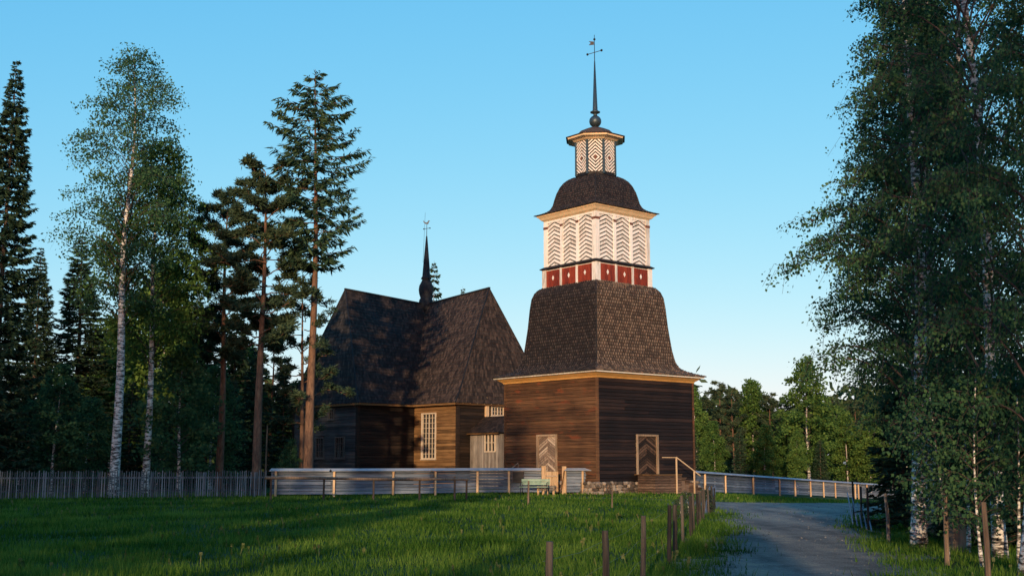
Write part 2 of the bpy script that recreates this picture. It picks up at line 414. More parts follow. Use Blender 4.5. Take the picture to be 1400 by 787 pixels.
def gravel_mat():
    m, n, l, out = new_mat('road_gravel')
    b = n.new('ShaderNodeBsdfPrincipled'); tc = n.new('ShaderNodeTexCoord')
    mp = n.new('ShaderNodeMapping'); mp.inputs['Rotation'].default_value = (0, 0, 0.22); mp.inputs['Scale'].default_value = (1.0, 0.12, 1)
    lo = n.new('ShaderNodeTexNoise'); lo.inputs['Scale'].default_value = 1.1; lo.inputs['Detail'].default_value = 4
    md = n.new('ShaderNodeTexNoise'); md.inputs['Scale'].default_value = 1.6; md.inputs['Detail'].default_value = 6; md.inputs['Roughness'].default_value = 0.7
    hi = n.new('ShaderNodeTexNoise'); hi.inputs['Scale'].default_value = 38; hi.inputs['Detail'].default_value = 6; hi.inputs['Roughness'].default_value = 0.8
    vo = n.new('ShaderNodeTexVoronoi'); vo.inputs['Scale'].default_value = 22
    l.new(tc.outputs['Object'], mp.inputs[0]); l.new(mp.outputs[0], lo.inputs['Vector'])
    for t in (md, hi, vo): l.new(tc.outputs['Object'], t.inputs['Vector'])
    r1_ = ramp(n, [(0.35, (0.11, 0.102, 0.096)), (0.55, (0.20, 0.182, 0.162)), (0.75, (0.30, 0.25, 0.19))])
    a = n.new('ShaderNodeMath'); a.operation = 'MULTIPLY_ADD'; l.new(md.outputs['Fac'], a.inputs[0]); a.inputs[1].default_value = 0.8
    l.new(lo.outputs['Fac'], a.inputs[2]); s2 = n.new('ShaderNodeMath'); s2.operation = 'SUBTRACT'; s2.inputs[1].default_value = 0.38; l.new(a.outputs[0], s2.inputs[0])
    l.new(s2.outputs[0], r1_.inputs[0])
    r2_ = ramp(n, [(0.30, (0.45, 0.45, 0.45)), (0.5, (1, 1, 1)), (0.72, (1.9, 1.85, 1.75))]); l.new(hi.outputs['Fac'], r2_.inputs[0])
    mx = n.new('ShaderNodeMix'); mx.data_type = 'RGBA'; mx.blend_type = 'MULTIPLY'; mx.inputs[0].default_value = 1
    l.new(r1_.outputs[0], mx.inputs[6]); l.new(r2_.outputs[0], mx.inputs[7]); l.new(mx.outputs[2], b.inputs['Base Color'])
    b.inputs['Roughness'].default_value = 0.95; b.inputs['Specular IOR Level'].default_value = 0.1
    ad = n.new('ShaderNodeMath'); ad.operation = 'ADD'; l.new(hi.outputs['Fac'], ad.inputs[0]); l.new(vo.outputs['Distance'], ad.inputs[1])
    bp = n.new('ShaderNodeBump'); bp.inputs['Strength'].default_value = 0.8; bp.inputs['Distance'].default_value = 0.03
    l.new(ad.outputs[0], bp.inputs['Height']); l.new(bp.outputs[0], b.inputs['Normal']); l.new(b.outputs[0], out.inputs['Surface'])
    return m
M['gravel'] = gravel_mat()
M['dirt'] = ground_mat('path_dirt', [(0.15, (0.085, 0.066, 0.042)), (0.5, (0.20, 0.155, 0.105)), (0.85, (0.32, 0.26, 0.19))], 0.6, 0.6, 20, 0.95, 0.02)

# ------------------------------------------------------------------ ground
def sheet(name, xs, ys, mat, lift=0.0, mask=None):
    vs, fs, idx = [], [], {}
    for j, y in enumerate(ys):
        for i, x in enumerate(xs):
            idx[i, j] = len(vs); vs.append((x, y, terrain(x, y) + lift))
    for j in range(len(ys) - 1):
        for i in range(len(xs) - 1):
            if mask is None or mask((xs[i] + xs[i + 1]) / 2, (ys[j] + ys[j + 1]) / 2):
                fs.append((idx[i, j], idx[i + 1, j], idx[i + 1, j + 1], idx[i, j + 1]))
    me = bpy.data.meshes.new(name); me.from_pydata(vs, [], fs); me.materials.append(mat); me.update()
    o = bpy.data.objects.new(name, me); COL.objects.link(o)
    return o

xs = [-1500, -600, -250, -120] + [-80 + 2 * i for i in range(81)] + [120, 250, 600, 1500]
ys = [-1500, -500, -200, -100, -50] + [-30 + 2 * i for i in range(91)] + [200, 300, 600, 1800]
tag(sheet('ground', xs, ys, M['grass_ground']), 'dark green meadow ground around the church', None, None, 'structure')

def wob(a, s=0.0):
    return 0.18 * math.sin(a * 0.9 + s) + 0.11 * math.sin(a * 2.3 + 1.3 + s) + 0.06 * math.sin(a * 5.1 + 2 * s)

def lerp_pts(pts, y):
    for (x0, y0), (x1, y1) in zip(pts, pts[1:]):
        if y0 <= y <= y1: return x0 + (x1 - x0) * (y - y0) / (y1 - y0)
    return pts[-1][0] if y > pts[-1][1] else pts[0][0]

ROAD_L = [(-1.9, -30), (-0.6, -5), (0.3, 5), (3.1, 17.7), (5.1, 28), (7.0, 38), (7.3, 42), (6.7, 46), (6.4, 49)]
ROAD_R = [(-0.2, -30), (1.5, -5), (2.7, 5), (5.9, 17.7), (8.2, 28), (10.0, 35), (11.4, 38), (16, 40.5), (40, 46), (80, 56)]
def strip_mesh(name, L, R, mat, lift, ncross=6):
    """sheet between two polylines given point by point"""
    vs, fs = [], []
    for k, (a, b) in enumerate(zip(L, R)):
        for c in range(ncross + 1):
            t = c / ncross
            x, y = a[0] + (b[0] - a[0]) * t, a[1] + (b[1] - a[1]) * t
            vs.append((x, y, terrain(x, y) + lift))
    for k in range(len(L) - 1):
        for c in range(ncross):
            i = k * (ncross + 1) + c
            fs.append((i, i + 1, i + ncross + 2, i + ncross + 1))
    me = bpy.data.meshes.new(name); me.from_pydata(vs, [], fs); me.materials.append(mat); me.update()
    o = bpy.data.objects.new(name, me); COL.objects.link(o)
    return o

def in_road(x, y, grow=0.0):
    if y < 39.0:
        return lerp_pts(ROAD_L, y) - grow + wob(y) < x < min(lerp_pts(ROAD_R, y), 12.5) + grow + wob(y, 2)
    # the yard and the road that leaves to the right
    far = 50.2 + 0.22 * max(x - 9, 0) + wob(x, 1) * 2
    near = 39.0 + 0.22 * max(x - 11.5, 0) + wob(x, 3)
    left = lerp_pts(ROAD_L, y) - grow + wob(y)
    return left < x < 70 and near - 0.3 - grow < y < far + grow
def verge_sheet():
    xs_ = [-4 + 0.3 * i for i in range(0, 81)] + [21 + 1.0 * i for i in range(60)]
    ys_ = [-30 + 1.0 * i for i in range(0, 30)] + [0.3 * i for i in range(0, 230)]
    def msk(x, y):
        g = 0.42 + 0.3 * math.sin(x * 2.3 + y * 0.7) + 0.2 * math.sin(y * 3.1 - x)
        return in_road(x, y, g)
    return sheet('verge', xs_, ys_, M['dirt'], 0.005, msk)
tag(verge_sheet(), 'bare tan dirt verge along the gravel road', None, None, 'structure')
def road_sheet():
    xs_ = [-4 + 0.3 * i for i in range(0, 81)] + [21 + 1.0 * i for i in range(60)]
    ys_ = [-30 + 1.0 * i for i in range(0, 30)] + [0.3 * i for i in range(0, 230)]
    return sheet('road', xs_, ys_, M['gravel'], 0.012, in_road)
tag(road_sheet(), 'bluish grey gravel road curving to the right', None, None, 'structure')

# trodden path from the yard along the foot of the tower
PL, PR = [], []
for i in range(60):
    t = i / 59
    x = 9.6 - 8.2 * t; y = 49.0 + 9.5 * math.sin(t * PI / 2) - 2.0 * t
    w = 0.38 + 0.16 * math.sin(i * 0.7) + 0.5 * (1 - t) ** 2
    PL.append((x, y + w)); PR.append((x, y - w))
tag(strip_mesh('path', PL, PR, M['dirt'], 0.008, 3), 'pale trodden dirt path below the tower', None, None, 'structure')
def in_path(x, y):
    t = (9.6 - x) / 8.2
    if not 0 <= t <= 1: return False
    yc = 49.0 + 9.5 * math.sin(t * PI / 2) - 2.0 * t
    return abs(y - yc) < 0.45 + 0.4 * (1 - t) ** 2

# ------------------------------------------------------------------ grass (uncountable blades, one object)
def grass_blades():
    rng = np.random.default_rng(5)
    P = []
    def band(y0, y1, xl, xr, dens, h, w):
        area = (y1 - y0) * (xr - xl)
        n = int(area * dens)
        x = rng.uniform(xl, xr, n); y = rng.uniform(y0, y1, n)
        P.append(np.stack([x, y, np.full(n, h), np.full(n, w)], 1))
    band(8, 14, -7, 9, 420, 0.12, 0.008)
    band(14, 20, -10, 12, 460, 0.12, 0.009)
    band(20, 28, -14, 15, 320, 0.115, 0.012)
    band(28, 38, -19, 19, 180, 0.11, 0.016)
    band(38, 52, -26, 24, 100, 0.105, 0.022)
    band(52, 64, -30, 30, 40, 0.11, 0.04)
    band(60, 80, 8, 40, 22, 0.10, 0.05)
    P = np.concatenate(P)
    # clumping
    cl = np.sin(P[:, 0] * 1.7 + np.sin(P[:, 1] * 1.1) * 2) * np.sin(P[:, 1] * 1.9 + np.sin(P[:, 0] * 0.9) * 2)
    keep = rng.random(len(P)) < 0.62 + 0.38 * cl
    P = P[keep]; cl = cl[keep]
    keep = np.array([not (in_road(x, y, -abs(g)) or in_path(x, y)) for (x, y), g in zip(P[:, :2], rng.normal(0.02, 0.28, len(P)))])
    P = P[keep]; cl = cl[keep]
    n = len(P)
    z0 = np.array([terrain(x, y) for x, y in P[:, :2]])
    nearpath = np.ones(n)
    h = P[:, 2] * rng.uniform(0.5, 1.45, n) * (1 + 0.35 * cl) * nearpath
    a = rng.uniform(0, 2 * PI, n)
    w = P[:, 3] * rng.uniform(0.7, 1.3, n)
    lean = rng.uniform(0.1, 0.55, n) * h; la = rng.uniform(0, 2 * PI, n)
    dx, dy = np.cos(a) * w, np.sin(a) * w
    A = np.stack([P[:, 0] - dx, P[:, 1] - dy, z0 - 0.01], 1)
    B = np.stack([P[:, 0] + dx, P[:, 1] + dy, z0 - 0.01], 1)
    C = np.stack([P[:, 0] + np.cos(la) * lean, P[:, 1] + np.sin(la) * lean, z0 + h], 1)
    V = np.stack([A, B, C], 1).reshape(-1, 3)
    tone = np.clip(rng.random(n) * 0.7 + 0.15 + 0.2 * cl, 0, 1)
    me = np_mesh('grass', V, 3, M['grass'], tone)
    o = bpy.data.objects.new('grass', me); COL.objects.link(o)
    return o
def pebbles():
    rng = np.random.default_rng(8)
    n = 3500
    y = 12 + 38 * rng.random(n) ** 1.5; x = rng.uniform(0, 18, n)
    ok = np.array([in_road(a, b, 0.1) for a, b in zip(x, y)]); x, y = x[ok], y[ok]; n = len(x)
    r = rng.uniform(0.006, 0.022, n) * (1 + 0.4 * (y > 25))
    z = np.array([terrain(a, b) for a, b in zip(x, y)]) + 0.012
    V = []
    a0 = rng.uniform(0, 6.28, n)
    top = np.stack([x, y, z + r * 0.8], 1)
    ring = [np.stack([x + r * np.cos(a0 + k * PI / 2) * rng.uniform(0.7, 1.3, n), y + r * np.sin(a0 + k * PI / 2) * rng.uniform(0.7, 1.3, n), z - 0.002], 1) for k in range(4)]
    for k in range(4): V.append(np.stack([ring[k], ring[(k + 1) % 4], top], 1))
    V = np.stack(V, 1).reshape(-1, 3)
    me = np_mesh('gravel_stones', V, 3, M['pebble'], np.repeat(rng.random(n), 4))
    o = bpy.data.objects.new('gravel_stones', me); COL.objects.link(o)
    return tag(o, 'loose small stones scattered over the gravel road', 'gravel', None, 'stuff')
pebbles()
def weeds():
    rng = np.random.default_rng(15)
    A = []
    n = 550
    y = 14 + 44 * rng.random(n) ** 1.3; x = rng.uniform(-0.42, 0.45, n) * y
    ok = np.array([not in_road(a, b, 0.2) for a, b in zip(x, y)]); x, y = x[ok], y[ok]
    cl = np.sin(x * 0.8 + 1.3 * np.sin(y * 0.5)) > -0.1
    x, y = x[cl], y[cl]; n = len(x)
    h = rng.uniform(0.12, 0.24, n); la = rng.uniform(0, 6.28, n); z = np.array([terrain(a, b) for a, b in zip(x, y)])
    w = 0.004 + 0.00035 * y
    top = np.stack([x + np.cos(la) * h * 0.25, y + np.sin(la) * h * 0.25, z + h], 1)
    A.append(np.stack([np.stack([x - w, y, z], 1), np.stack([x + w, y, z], 1), top + np.stack([w, w * 0, w * 0], 1), top], 1).reshape(-1, 3))
    for k in range(3):      # seed head / leaf tufts on the stem
        c = top - np.stack([np.zeros(n), np.zeros(n), 0.02 + 0.025 * k + 0 * h], 1)
        a = rng.uniform(0, 6.28, n); r = rng.uniform(0.010, 0.022, n) + 0.0004 * y
        d = np.stack([np.cos(a) * r, np.sin(a) * r, r * 0.8], 1)
        A.append(np.stack([c - d, c + d * [1, 1, -1], c + d, c - d * [1, 1, -1]], 1).reshape(-1, 3))
    V = np.concatenate(A)
    me = np_mesh('meadow_weeds', V, 4, M['seed'])
    o = bpy.data.objects.new('meadow_weeds', me); COL.objects.link(o)
    return tag(o, 'pale seed heads and taller stalks scattered in the meadow', 'weeds', None, 'stuff')
M['seed'] = leafy('seed_head', (0.035, 0.06, 0.016), (0.09, 0.12, 0.035), (0.18, 0.19, 0.08), 0.35)
weeds()
tag(grass_blades(), 'tufted green meadow grass in front of the fences', 'grass', None, 'stuff')

# ------------------------------------------------------------------ shared building pieces
def clip_poly(poly, x0, x1, z0, z1):
    def cut(P, inside, inter):
        out = []
        for i in range(len(P)):
            a, b = P[i - 1], P[i]
            ia, ib = inside(a), inside(b)
            if ib:
                if not ia: out.append(inter(a, b))
                out.append(b)
            elif ia: out.append(inter(a, b))
        return out
    def ix(v, k):
        def f(a, b):
            t = (v - a[k]) / (b[k] - a[k]); return (a[0] + (b[0] - a[0]) * t, a[1] + (b[1] - a[1]) * t)
        return f
    for k, v, s in ((0, x0, 1), (0, x1, -1), (1, z0, 1), (1, z1, -1)):
        if len(poly) < 3: return []
        poly = cut(poly, (lambda p: s * (p[k] - v) >= -1e-9), ix(v, k))
    return poly

def face_frame(side, half, cx=0.0, cy=0.0):
    """local frame of one wall: origin in the wall's middle, u along it, n outwards. side: 'L' local -x, 'R' local -y, 'B' +x, 'K' +y"""
    if side == 'L': return Vector((cx - half, cy, 0)), Vector((0, -1, 0)), Vector((-1, 0, 0))
    if side == 'R': return Vector((cx, cy - half, 0)), Vector((1, 0, 0)), Vector((0, -1, 0))
    if side == 'B': return Vector((cx + half, cy, 0)), Vector((0, 1, 0)), Vector((1, 0, 0))
    return Vector((cx, cy + half, 0)), Vector((-1, 0, 0)), Vector((0, 1, 0))

def fbox(mb, fr, u0, u1, z0, z1, d0, d1, tone=None, mat=0):
    """box on a wall: u range, z range, depth range along the outward normal"""
    o, u, n = fr
    Z = Vector((0, 0, 1))
    q = lambda uu, zz, dd: o + u * uu + n * dd + Z * zz
    mb.solid([q(u0, z0, d0), q(u0, z0, d1), q(u1, z0, d1), q(u1, z0, d0)], [q(u0, z1, d0), q(u0, z1, d1), q(u1, z1, d1), q(u1, z1, d0)], tone, mat)

def fpoly(mb, fr, poly, d0, d1, tone=None, mat=0):
    o, u, n = fr
    Z = Vector((0, 0, 1))
    q = lambda p, dd: o + u * p[0] + n * dd + Z * p[1]
    if len(poly) < 3: return
    mb.solid([q(p, d0) for p in poly], [q(p, d1) for p in poly], tone, mat)

def chevrons(mb, fr, u0, u1, z0, z1, board, gap, rise, d0, d1, flip=False, tone=None, jitter=0.0):
    """boards laid in a herringbone, peaks up (or down when flip), clipped to the panel"""
    um = (u0 + u1) / 2; w = (u1 - u0) / 2
    step = board + gap
    k = z0 - rise - step
    while k < z1 + rise:
        g = 0.004
        for s in (-1, 1):
            r0, r1 = (rise, 0.0) if flip else (0.0, rise)
            j = random.uniform(-jitter, jitter)
            P = [(um + s * w, k + r0 + j), (um + s * g, k + r1), (um + s * g, k + r1 + board), (um + s * w, k + r0 + board + j)]
            fpoly(mb, fr, clip_poly(P, u0, u1, z0, z1), d0, d1, tone if tone is None else tone + random.uniform(-0.2, 0.2))
        k += step

def log_wall(mb, A, B, n, z0, z1, course=0.2, thick=0.14, holes=(), mat=0, bias=0.0):
    """stack of timber courses from A to B, outer faces towards n; holes: (u0,u1,z0,z1) measured from A"""
    A, B, n = Vector((*A, 0)), Vector((*B, 0)), Vector((*n, 0))
    L = (B - A).length; u = (B - A).normalized()
    z = z0
    while z < z1 - 0.02:
        h = min(course * random.uniform(0.9, 1.12), z1 - z)
        if z1 - z - h < course * 0.4: h = z1 - z
        segs = [(0, L)]
        for (a, b, c, d) in holes:
            if z + h * 0.5 > c and z + h * 0.5 < d:
                ns = []
                for s0, s1 in segs:
                    if s0 < a: ns.append((s0, min(a, s1)))
                    if s1 > b: ns.append((max(b, s0), s1))
                segs = ns
        for s0, s1 in segs:
            if s1 - s0 < 0.03: continue
            # long courses are spliced
            cuts = [s0]
            if s1 - s0 > 5.5 and random.random() < 0.4: cuts.append(s0 + random.uniform(1.5, s1 - s0 - 1.5))
            cuts.append(s1)
            for c0, c1 in zip(cuts, cuts[1:]):
                if c1 - c0 < 0.02: continue
                out = random.uniform(-0.012, 0.012)
                tn = min(max(random.random() + bias, 0), 1)
                ch = 0.022
                prof = [(-thick, 0.0), (out - ch, 0.0), (out, ch), (out, h - ch), (out - ch * 0.6, h - 0.006), (-thick, h - 0.006)]
                q = lambda s, p: A + u * s + n * p[0] + Vector((0, 0, z + p[1]))
                mb.solid([q(c0, p) for p in prof], [q(c1 - 0.002, p) for p in prof], tn, mat)
        z += h

def shingle_rows(mb, Lc, Rc, row=0.165, width=0.18, lift=0.03, pointed=True, bias=0.0, over=1.35):
    """pointed shingles over the ruled surface between two edge curves (lists of points, bottom to top)"""
    def resample(C):
        C = [Vector(c) for c in C]; d = [0]
        for a, b in zip(C, C[1:]): d.append(d[-1] + (b - a).length)
        return C, d
    def at(C, d, t):
        s = t * d[-1]
        for i in range(len(d) - 1):
            if s <= d[i + 1] + 1e-9:
                k = (s - d[i]) / max(d[i + 1] - d[i], 1e-9); return C[i].lerp(C[i + 1], k)
        return C[-1]
    L, dl = resample(Lc); R, dr = resample(Rc)
    mid = [(a + b) / 2 for a, b in zip(L, R)]
    H = sum((b - a).length for a, b in zip(mid, mid[1:]))
    rows = max(int(H / row), 1)
    for i in range(rows):
        t0, t1 = i / rows, min((i + 1.25) / rows, 1.0)
        a0, b0 = at(L, dl, t0), at(R, dr, t0)
        a1, b1 = at(L, dl, t1), at(R, dr, t1)
        W = (b0 - a0).length
        if W < 0.05: continue
        n = max(int(round(W / width)), 1)
        u = (b0 - a0).normalized()
        dn = ((a0 + b0) / 2 - (a1 + b1) / 2)
        if dn.length < 1e-5: continue
        up = -dn.normalized()
        nm = u.cross(up).normalized()
        off = 0.5 if i % 2 else 0.0
        for k in range(-1 if off else 0, n):
            f0, f1 = max((k + off) / n, 0.0), min((k + 1 + off) / n, 1.0)
            if f1 - f0 < 0.15 / n: continue
            W1 = (b1 - a1).length
            j = random.uniform(-0.012, 0.012)
            pa, pb = a0.lerp(b0, f0), a0.lerp(b0, f1)
            qa, qb = a1.lerp(b1, f0), a1.lerp(b1, f1)
            lf = lift * random.uniform(0.7, 1.35)
            g = u * (width * 0.07)
            tip = up * (row * 0.42)
            pa, pb = pa + g + nm * lf, pb - g + nm * lf
            qa, qb = qa + nm * 0.006, qb + nm * 0.006
            tn = min(max(random.random() ** 1.2 + bias, 0), 1)
            if pointed:
                m = (pa + pb) / 2 + up * j
                mb.poly([qa, pa + tip, m, pb + tip, qb], 0.02 + 0.25 * tn)
                e_, c0 = nm * 0.003, (pa + pb + qa + qb) / 4
                ia, ib = pa.lerp(pb, 0.2), pa.lerp(pb, 0.8)
                mb.poly([ia + up * row * 0.95 + e_, ia + tip * 1.1 + e_, m + up * 0.012 + e_, ib + tip * 1.1 + e_, ib + up * row * 0.95 + e_], 0.35 + 0.65 * tn)
                mb.poly([pa + tip, pa + tip - nm * lf, m - nm * lf, m], tn)
                mb.poly([m, m - nm * lf, pb + tip - nm * lf, pb + tip], tn)
            else:
                mb.poly([qa, pa + up * j, pb + up * j, qb], tn)
                mb.poly([pa + up * j, pa - nm * lf, pb - nm * lf, pb + up * j], tn)

def square_profile(prof):
    """four sides' edge curves from a (half, z) profile; sides in order R(-y), B(+x), K(+y), L(-x)"""
    out = []
    for s in range(4):
        a = s * PI / 2
        c, sn = math.cos(a), math.sin(a)
        rot = lambda x, y: (x * c - y * sn, x * sn + y * c)
        out.append(([(*rot(-h, -h), z) for h, z in prof], [(*rot(h, -h), z) for h, z in prof]))
    return out

def base_surface(mb, prof, inset=0.0):
    for Lc, Rc in square_profile([(h - inset, z - inset * 0.3) for h, z in prof]):
        for i in range(len(Lc) - 1):
            mb.poly([Lc[i], Rc[i], Rc[i + 1], Lc[i + 1]], 0.1)

# ------------------------------------------------------------------ bell tower
RT2 = math.sqrt(2)
tower = thing('bell_tower', 'tall dark log bell tower with white herringbone upper storey and spire', 'bell tower', (4.92, 66.95, 0), rad(40.07))
WH = 5.366 / RT2
TZ0, TZ1 = 0.66, 6.16
def u_on(px, side, half, root, z=2.0, c=(0, 0)):
    """position along a wall (its u) of what shows in image column px"""
    o, u, n = face_frame(side, half, *c)
    R = Matrix.Rotation(root.rotation_euler.z, 3, 'Z'); T = root.location
    o, u = R @ o + T, R @ u
    lo, hi = -12.0, 12.0
    for _ in range(60):
        m = (lo + hi) / 2
        p = o + u * m
        th = rad(PITCH)
        d = p.y * math.cos(th) + (z - EYE) * math.sin(th)
        if 700 + F_PX * p.x / d < px: lo = m
        else: hi = m
    p = o + u * m
    return m, p.y      # and the distance there
def zpx(px, py, side, half, root, c=(0, 0)):
    m, Y = u_on(px, side, half, root, 2.0, c)
    return z_at(px, py, Y)

# stone foundation: a course of rubble stones under the walls
mb = MB()
random.seed(11)
for side in 'LRBK':
    fr = face_frame(side, WH + 0.02)
    fbox(mb, fr, -WH, WH, 0.0, TZ0 - 0.05, -0.6, -0.05, 0.0)
    u = -WH - 0.05
    rows = [(0.0, 0.20), (0.17, 0.36), (0.33, 0.52), (0.48, 0.66)]
    for z0, z1 in rows:
        u = -WH - 0.1 + random.uniform(0, 0.15)
        while u < WH + 0.05:
            w = random.uniform(0.16, 0.48)
            if side in 'LR' or True:
                c = fr[0] + fr[1] * (u + w / 2) + fr[2] * random.uniform(0.0, 0.07) + Vector((0, 0, (z0 + z1) / 2 + random.uniform(-0.02, 0.02)))
                hx, hz, hd = w / 2 * 1.06, (z1 - z0) / 2 * 1.08, 0.14
                tn = random.random()
                # knobbly stone: low-poly ellipsoid with jitter
                base = len(mb.v); rings, seg = 5, 8
                for r in range(rings):
                    ph = -PI / 2 + PI * (r + 0.5) / rings
                    for k in range(seg):
                        a = 2 * PI * k / seg
                        jx = random.uniform(0.85, 1.12)
                        e = lambda v: math.copysign(abs(v) ** 0.7, v)
                        mb.v.append(tuple(c + fr[1] * (hx * e(math.cos(ph)) * e(math.cos(a)) * jx) + fr[2] * (hd * e(math.cos(ph)) * e(math.sin(a)) * jx) + Vector((0, 0, hz * e(math.sin(ph)) * jx))))
                for r in range(rings - 1):
                    for k in range(seg):
                        j = (k + 1) % seg
                        mb.f.append((base + r * seg + k, base + r * seg + j, base + (r + 1) * seg + j, base + (r + 1) * seg + k)); mb.t.append(tn); mb.m.append(0)
                mb.f.append(tuple(range(base + seg - 1, base - 1, -1))); mb.t.append(tn); mb.m.append(0)
                e0 = base + (rings - 1) * seg
                mb.f.append(tuple(range(e0, e0 + seg))); mb.t.append(tn); mb.m.append(0)
            u += w + 0.01
mb.build('foundation', M['stone'], tower)

# door openings
dL0, _ = u_on(734.5, 'L', WH, tower); dL1, _ = u_on(761.5, 'L', WH, tower)
dR0, _ = u_on(870.5, 'R', WH, tower); dR1, _ = u_on(899.5, 'R', WH, tower)
dLt = zpx(748, 593.5, 'L', WH, tower); dLb = 0.75
dRt = zpx(885, 593.5, 'R', WH, tower); dRb = zpx(885, 648, 'R', WH, tower)
mb = MB()
random.seed(3)
s = WH
holesL = [(dL0 + s, dL1 + s, dLb, dLt)]
holesR = [(dR0 + s, dR1 + s, dRb, dRt)]
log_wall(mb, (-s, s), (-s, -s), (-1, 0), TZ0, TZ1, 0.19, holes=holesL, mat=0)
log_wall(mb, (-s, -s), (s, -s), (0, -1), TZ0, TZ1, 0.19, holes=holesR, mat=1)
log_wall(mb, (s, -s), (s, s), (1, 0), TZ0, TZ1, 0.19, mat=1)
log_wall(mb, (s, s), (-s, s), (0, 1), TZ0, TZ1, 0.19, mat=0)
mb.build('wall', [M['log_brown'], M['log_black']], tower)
mb = MB()      # corner boards
for x, y in ((-1, -1), (1, -1), (1, 1), (-1, 1)):
    mb.box(min(x * (s + 0.03), x * (s - 0.10)), max(x * (s + 0.03), x * (s - 0.10)), min(y * (s + 0.03), y * (s - 0.10)), max(y * (s + 0.03), y * (s - 0.10)), TZ0, TZ1 - 0.02)
build_split(mb, 'corner_board', M['log_brown'], tower)

def chevron_door(u0, u1, z0, z1, side, board_mat, frame_mat, label):
    fr = face_frame(side, WH)
    db = MB()
    fbox(db, fr, u0 + 0.05, u1 - 0.05, z0 + 0.02, z1 - 0.05, -0.14, -0.075, 0.15)
    chevrons(db, fr, u0 + 0.09, u1 - 0.09, z0 + 0.03, z1 - 0.10, 0.115, 0.035, 0.42, -0.074, -0.045, jitter=0.01)
    d = db.build('door', board_mat, tower)
    d['label'] = label
    f = MB()
    fbox(f, fr, u0 - 0.03, u0 + 0.09, z0, z1, -0.06, 0.05); fbox(f, fr, u1 - 0.09, u1 + 0.03, z0, z1, -0.06, 0.05)
    fbox(f, fr, u0 + 0.0905, u1 - 0.0905, z1 - 0.10, z1, -0.06, 0.048)
    f.build('frame', M['frame_wood'], d)
    h = MB()
    c = fr[0] + fr[1] * (u1 - 0.16) + fr[2] * -0.02 + Vector((0, 0, z0 + 1.0))
    h.beam(c + Vector((0, 0, -0.09)), c + Vector((0, 0, 0.09)), 0.025, 0.025)
    h.build('handle', M['iron'], d)
chevron_door(dL0, dL1, dLb, dLt, 'L', M['door_wood'], M['pale_wood'], 'pale herringbone door behind the gate')
chevron_door(dR0, dR1, dRb, dRt, 'R', M['door_dark'], M['pale_wood'], 'dark herringbone door at the top of the steps')

# eaves moulding of the lower roof
def moulding(name, steps, mat, cap=None):
    """steps: (half_in, half_out, z0, z1) square rings"""
    mb = MB()
    for hi, ho, z0, z1 in steps:
        for sd in range(4):
            a = sd * PI / 2; c, sn = math.cos(a), math.sin(a)
            r = lambda x, y, z: (x * c - y * sn, x * sn + y * c, z)
            mb.solid([r(-ho[0], -ho[0], z0), r(ho[0], -ho[0], z0), r(hi, -hi, z0), r(-hi, -hi, z0)],
                     [r(-ho[1], -ho[1], z1), r(ho[1], -ho[1], z1), r(hi, -hi, z1), r(-hi, -hi, z1)])
    return mb.build(name, mat, tower)
E1 = 6.1 / RT2
moulding('eave_moulding', [(WH - 0.1, (WH + 0.04, WH + 0.10), 6.10, 6.19), (WH - 0.1, (WH + 0.12, WH + 0.36), 6.192, 6.36)], M['yellow'])
moulding('fascia', [(WH - 0.1, (E1 - 0.07, E1 - 0.05), 6.362, 6.43)], M['white'])
prof1 = [(R / RT2, z) for R, z in ((6.14, 6.44), (5.75, 6.52), (5.3, 6.63), (4.88, 6.76), (4.58, 6.95), (4.37, 7.3), (4.2, 7.95), (4.08, 8.7), (3.99, 9.3), (3.88, 10.35), (3.78, 10.95), (3.62, 11.28), (3.4, 11.48), (3.1, 11.62))]
mb = MB(); base_surface(mb, prof1); base_surface(mb, [(2.0, 11.66), (2.1, 11.6)])
for sd in range(4):
    pass
under = E1 - 0.05
mb.build('roof_deck', M['black'], tower)
random.seed(5)
sides = square_profile(prof1)
for i, (Lc, Rc) in enumerate(sides):
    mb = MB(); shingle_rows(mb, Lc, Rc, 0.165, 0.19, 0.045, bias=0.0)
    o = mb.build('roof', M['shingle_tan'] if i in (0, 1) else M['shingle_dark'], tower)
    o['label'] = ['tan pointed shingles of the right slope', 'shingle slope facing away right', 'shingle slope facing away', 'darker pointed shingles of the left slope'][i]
mb = MB()      # hip ridges
for Lc, Rc in sides:
    mb.tube([Vector(p) + Vector((0, 0, 0.02)) for p in Lc], [0.035] * len(Lc), 6)
build_split(mb, 'hip_ridge', M['black'], tower)

# red band
RH = 3.12 / RT2
mb = MB(); mb.box(-RH + .03, RH - .03, -RH + .03, RH - .03, 11.45, 12.72, 0.3)
mb.build('band_wall', M['white'], tower)
mbp = MB()
cw = 0.30   # corner post width
bay = (2 * RH - 2 * cw)
for side in 'LRBK':
    fr = face_frame(side, RH)
    pw = 0.17
    w = (bay - 2 * pw) / 3
    for k in range(3):
        u0 = -RH + cw + k * (w + pw)
        pb = MB()
        nb = 6
        for q in range(nb):
            a, b = u0 + w * q / nb, u0 + w * (q + 1) / nb
            fbox(pb, fr, a + 0.003, b - 0.003, 11.66, 12.60, -0.05, 0.012)
        po = pb.build('red_panel', M['red'], tower)
        c = u0 + w / 2; zc = 12.15; 
        dm = MB()
        fpoly(dm, fr, [(c - 0.085, zc), (c, zc - 0.15), (c + 0.085, zc), (c, zc + 0.15)], 0.013, 0.03, 0.6)
        dm.build('diamond', M['white'], po)
        if k < 2: fbox(mbp, fr, u0 + w + 0.004, u0 + w + pw - 0.004, 11.55, 12.66, -0.05, 0.035)
for x, y in ((-1, -1), (1, -1), (1, 1), (-1, 1)):
    a0, a1 = sorted((x * (RH + 0.045), x * (RH - cw + 0.005))); b0, b1 = sorted((y * (RH + 0.045), y * (RH - cw + 0.005)))
    mbp.box(a0, a1, b0, b1, 11.50, 12.66)
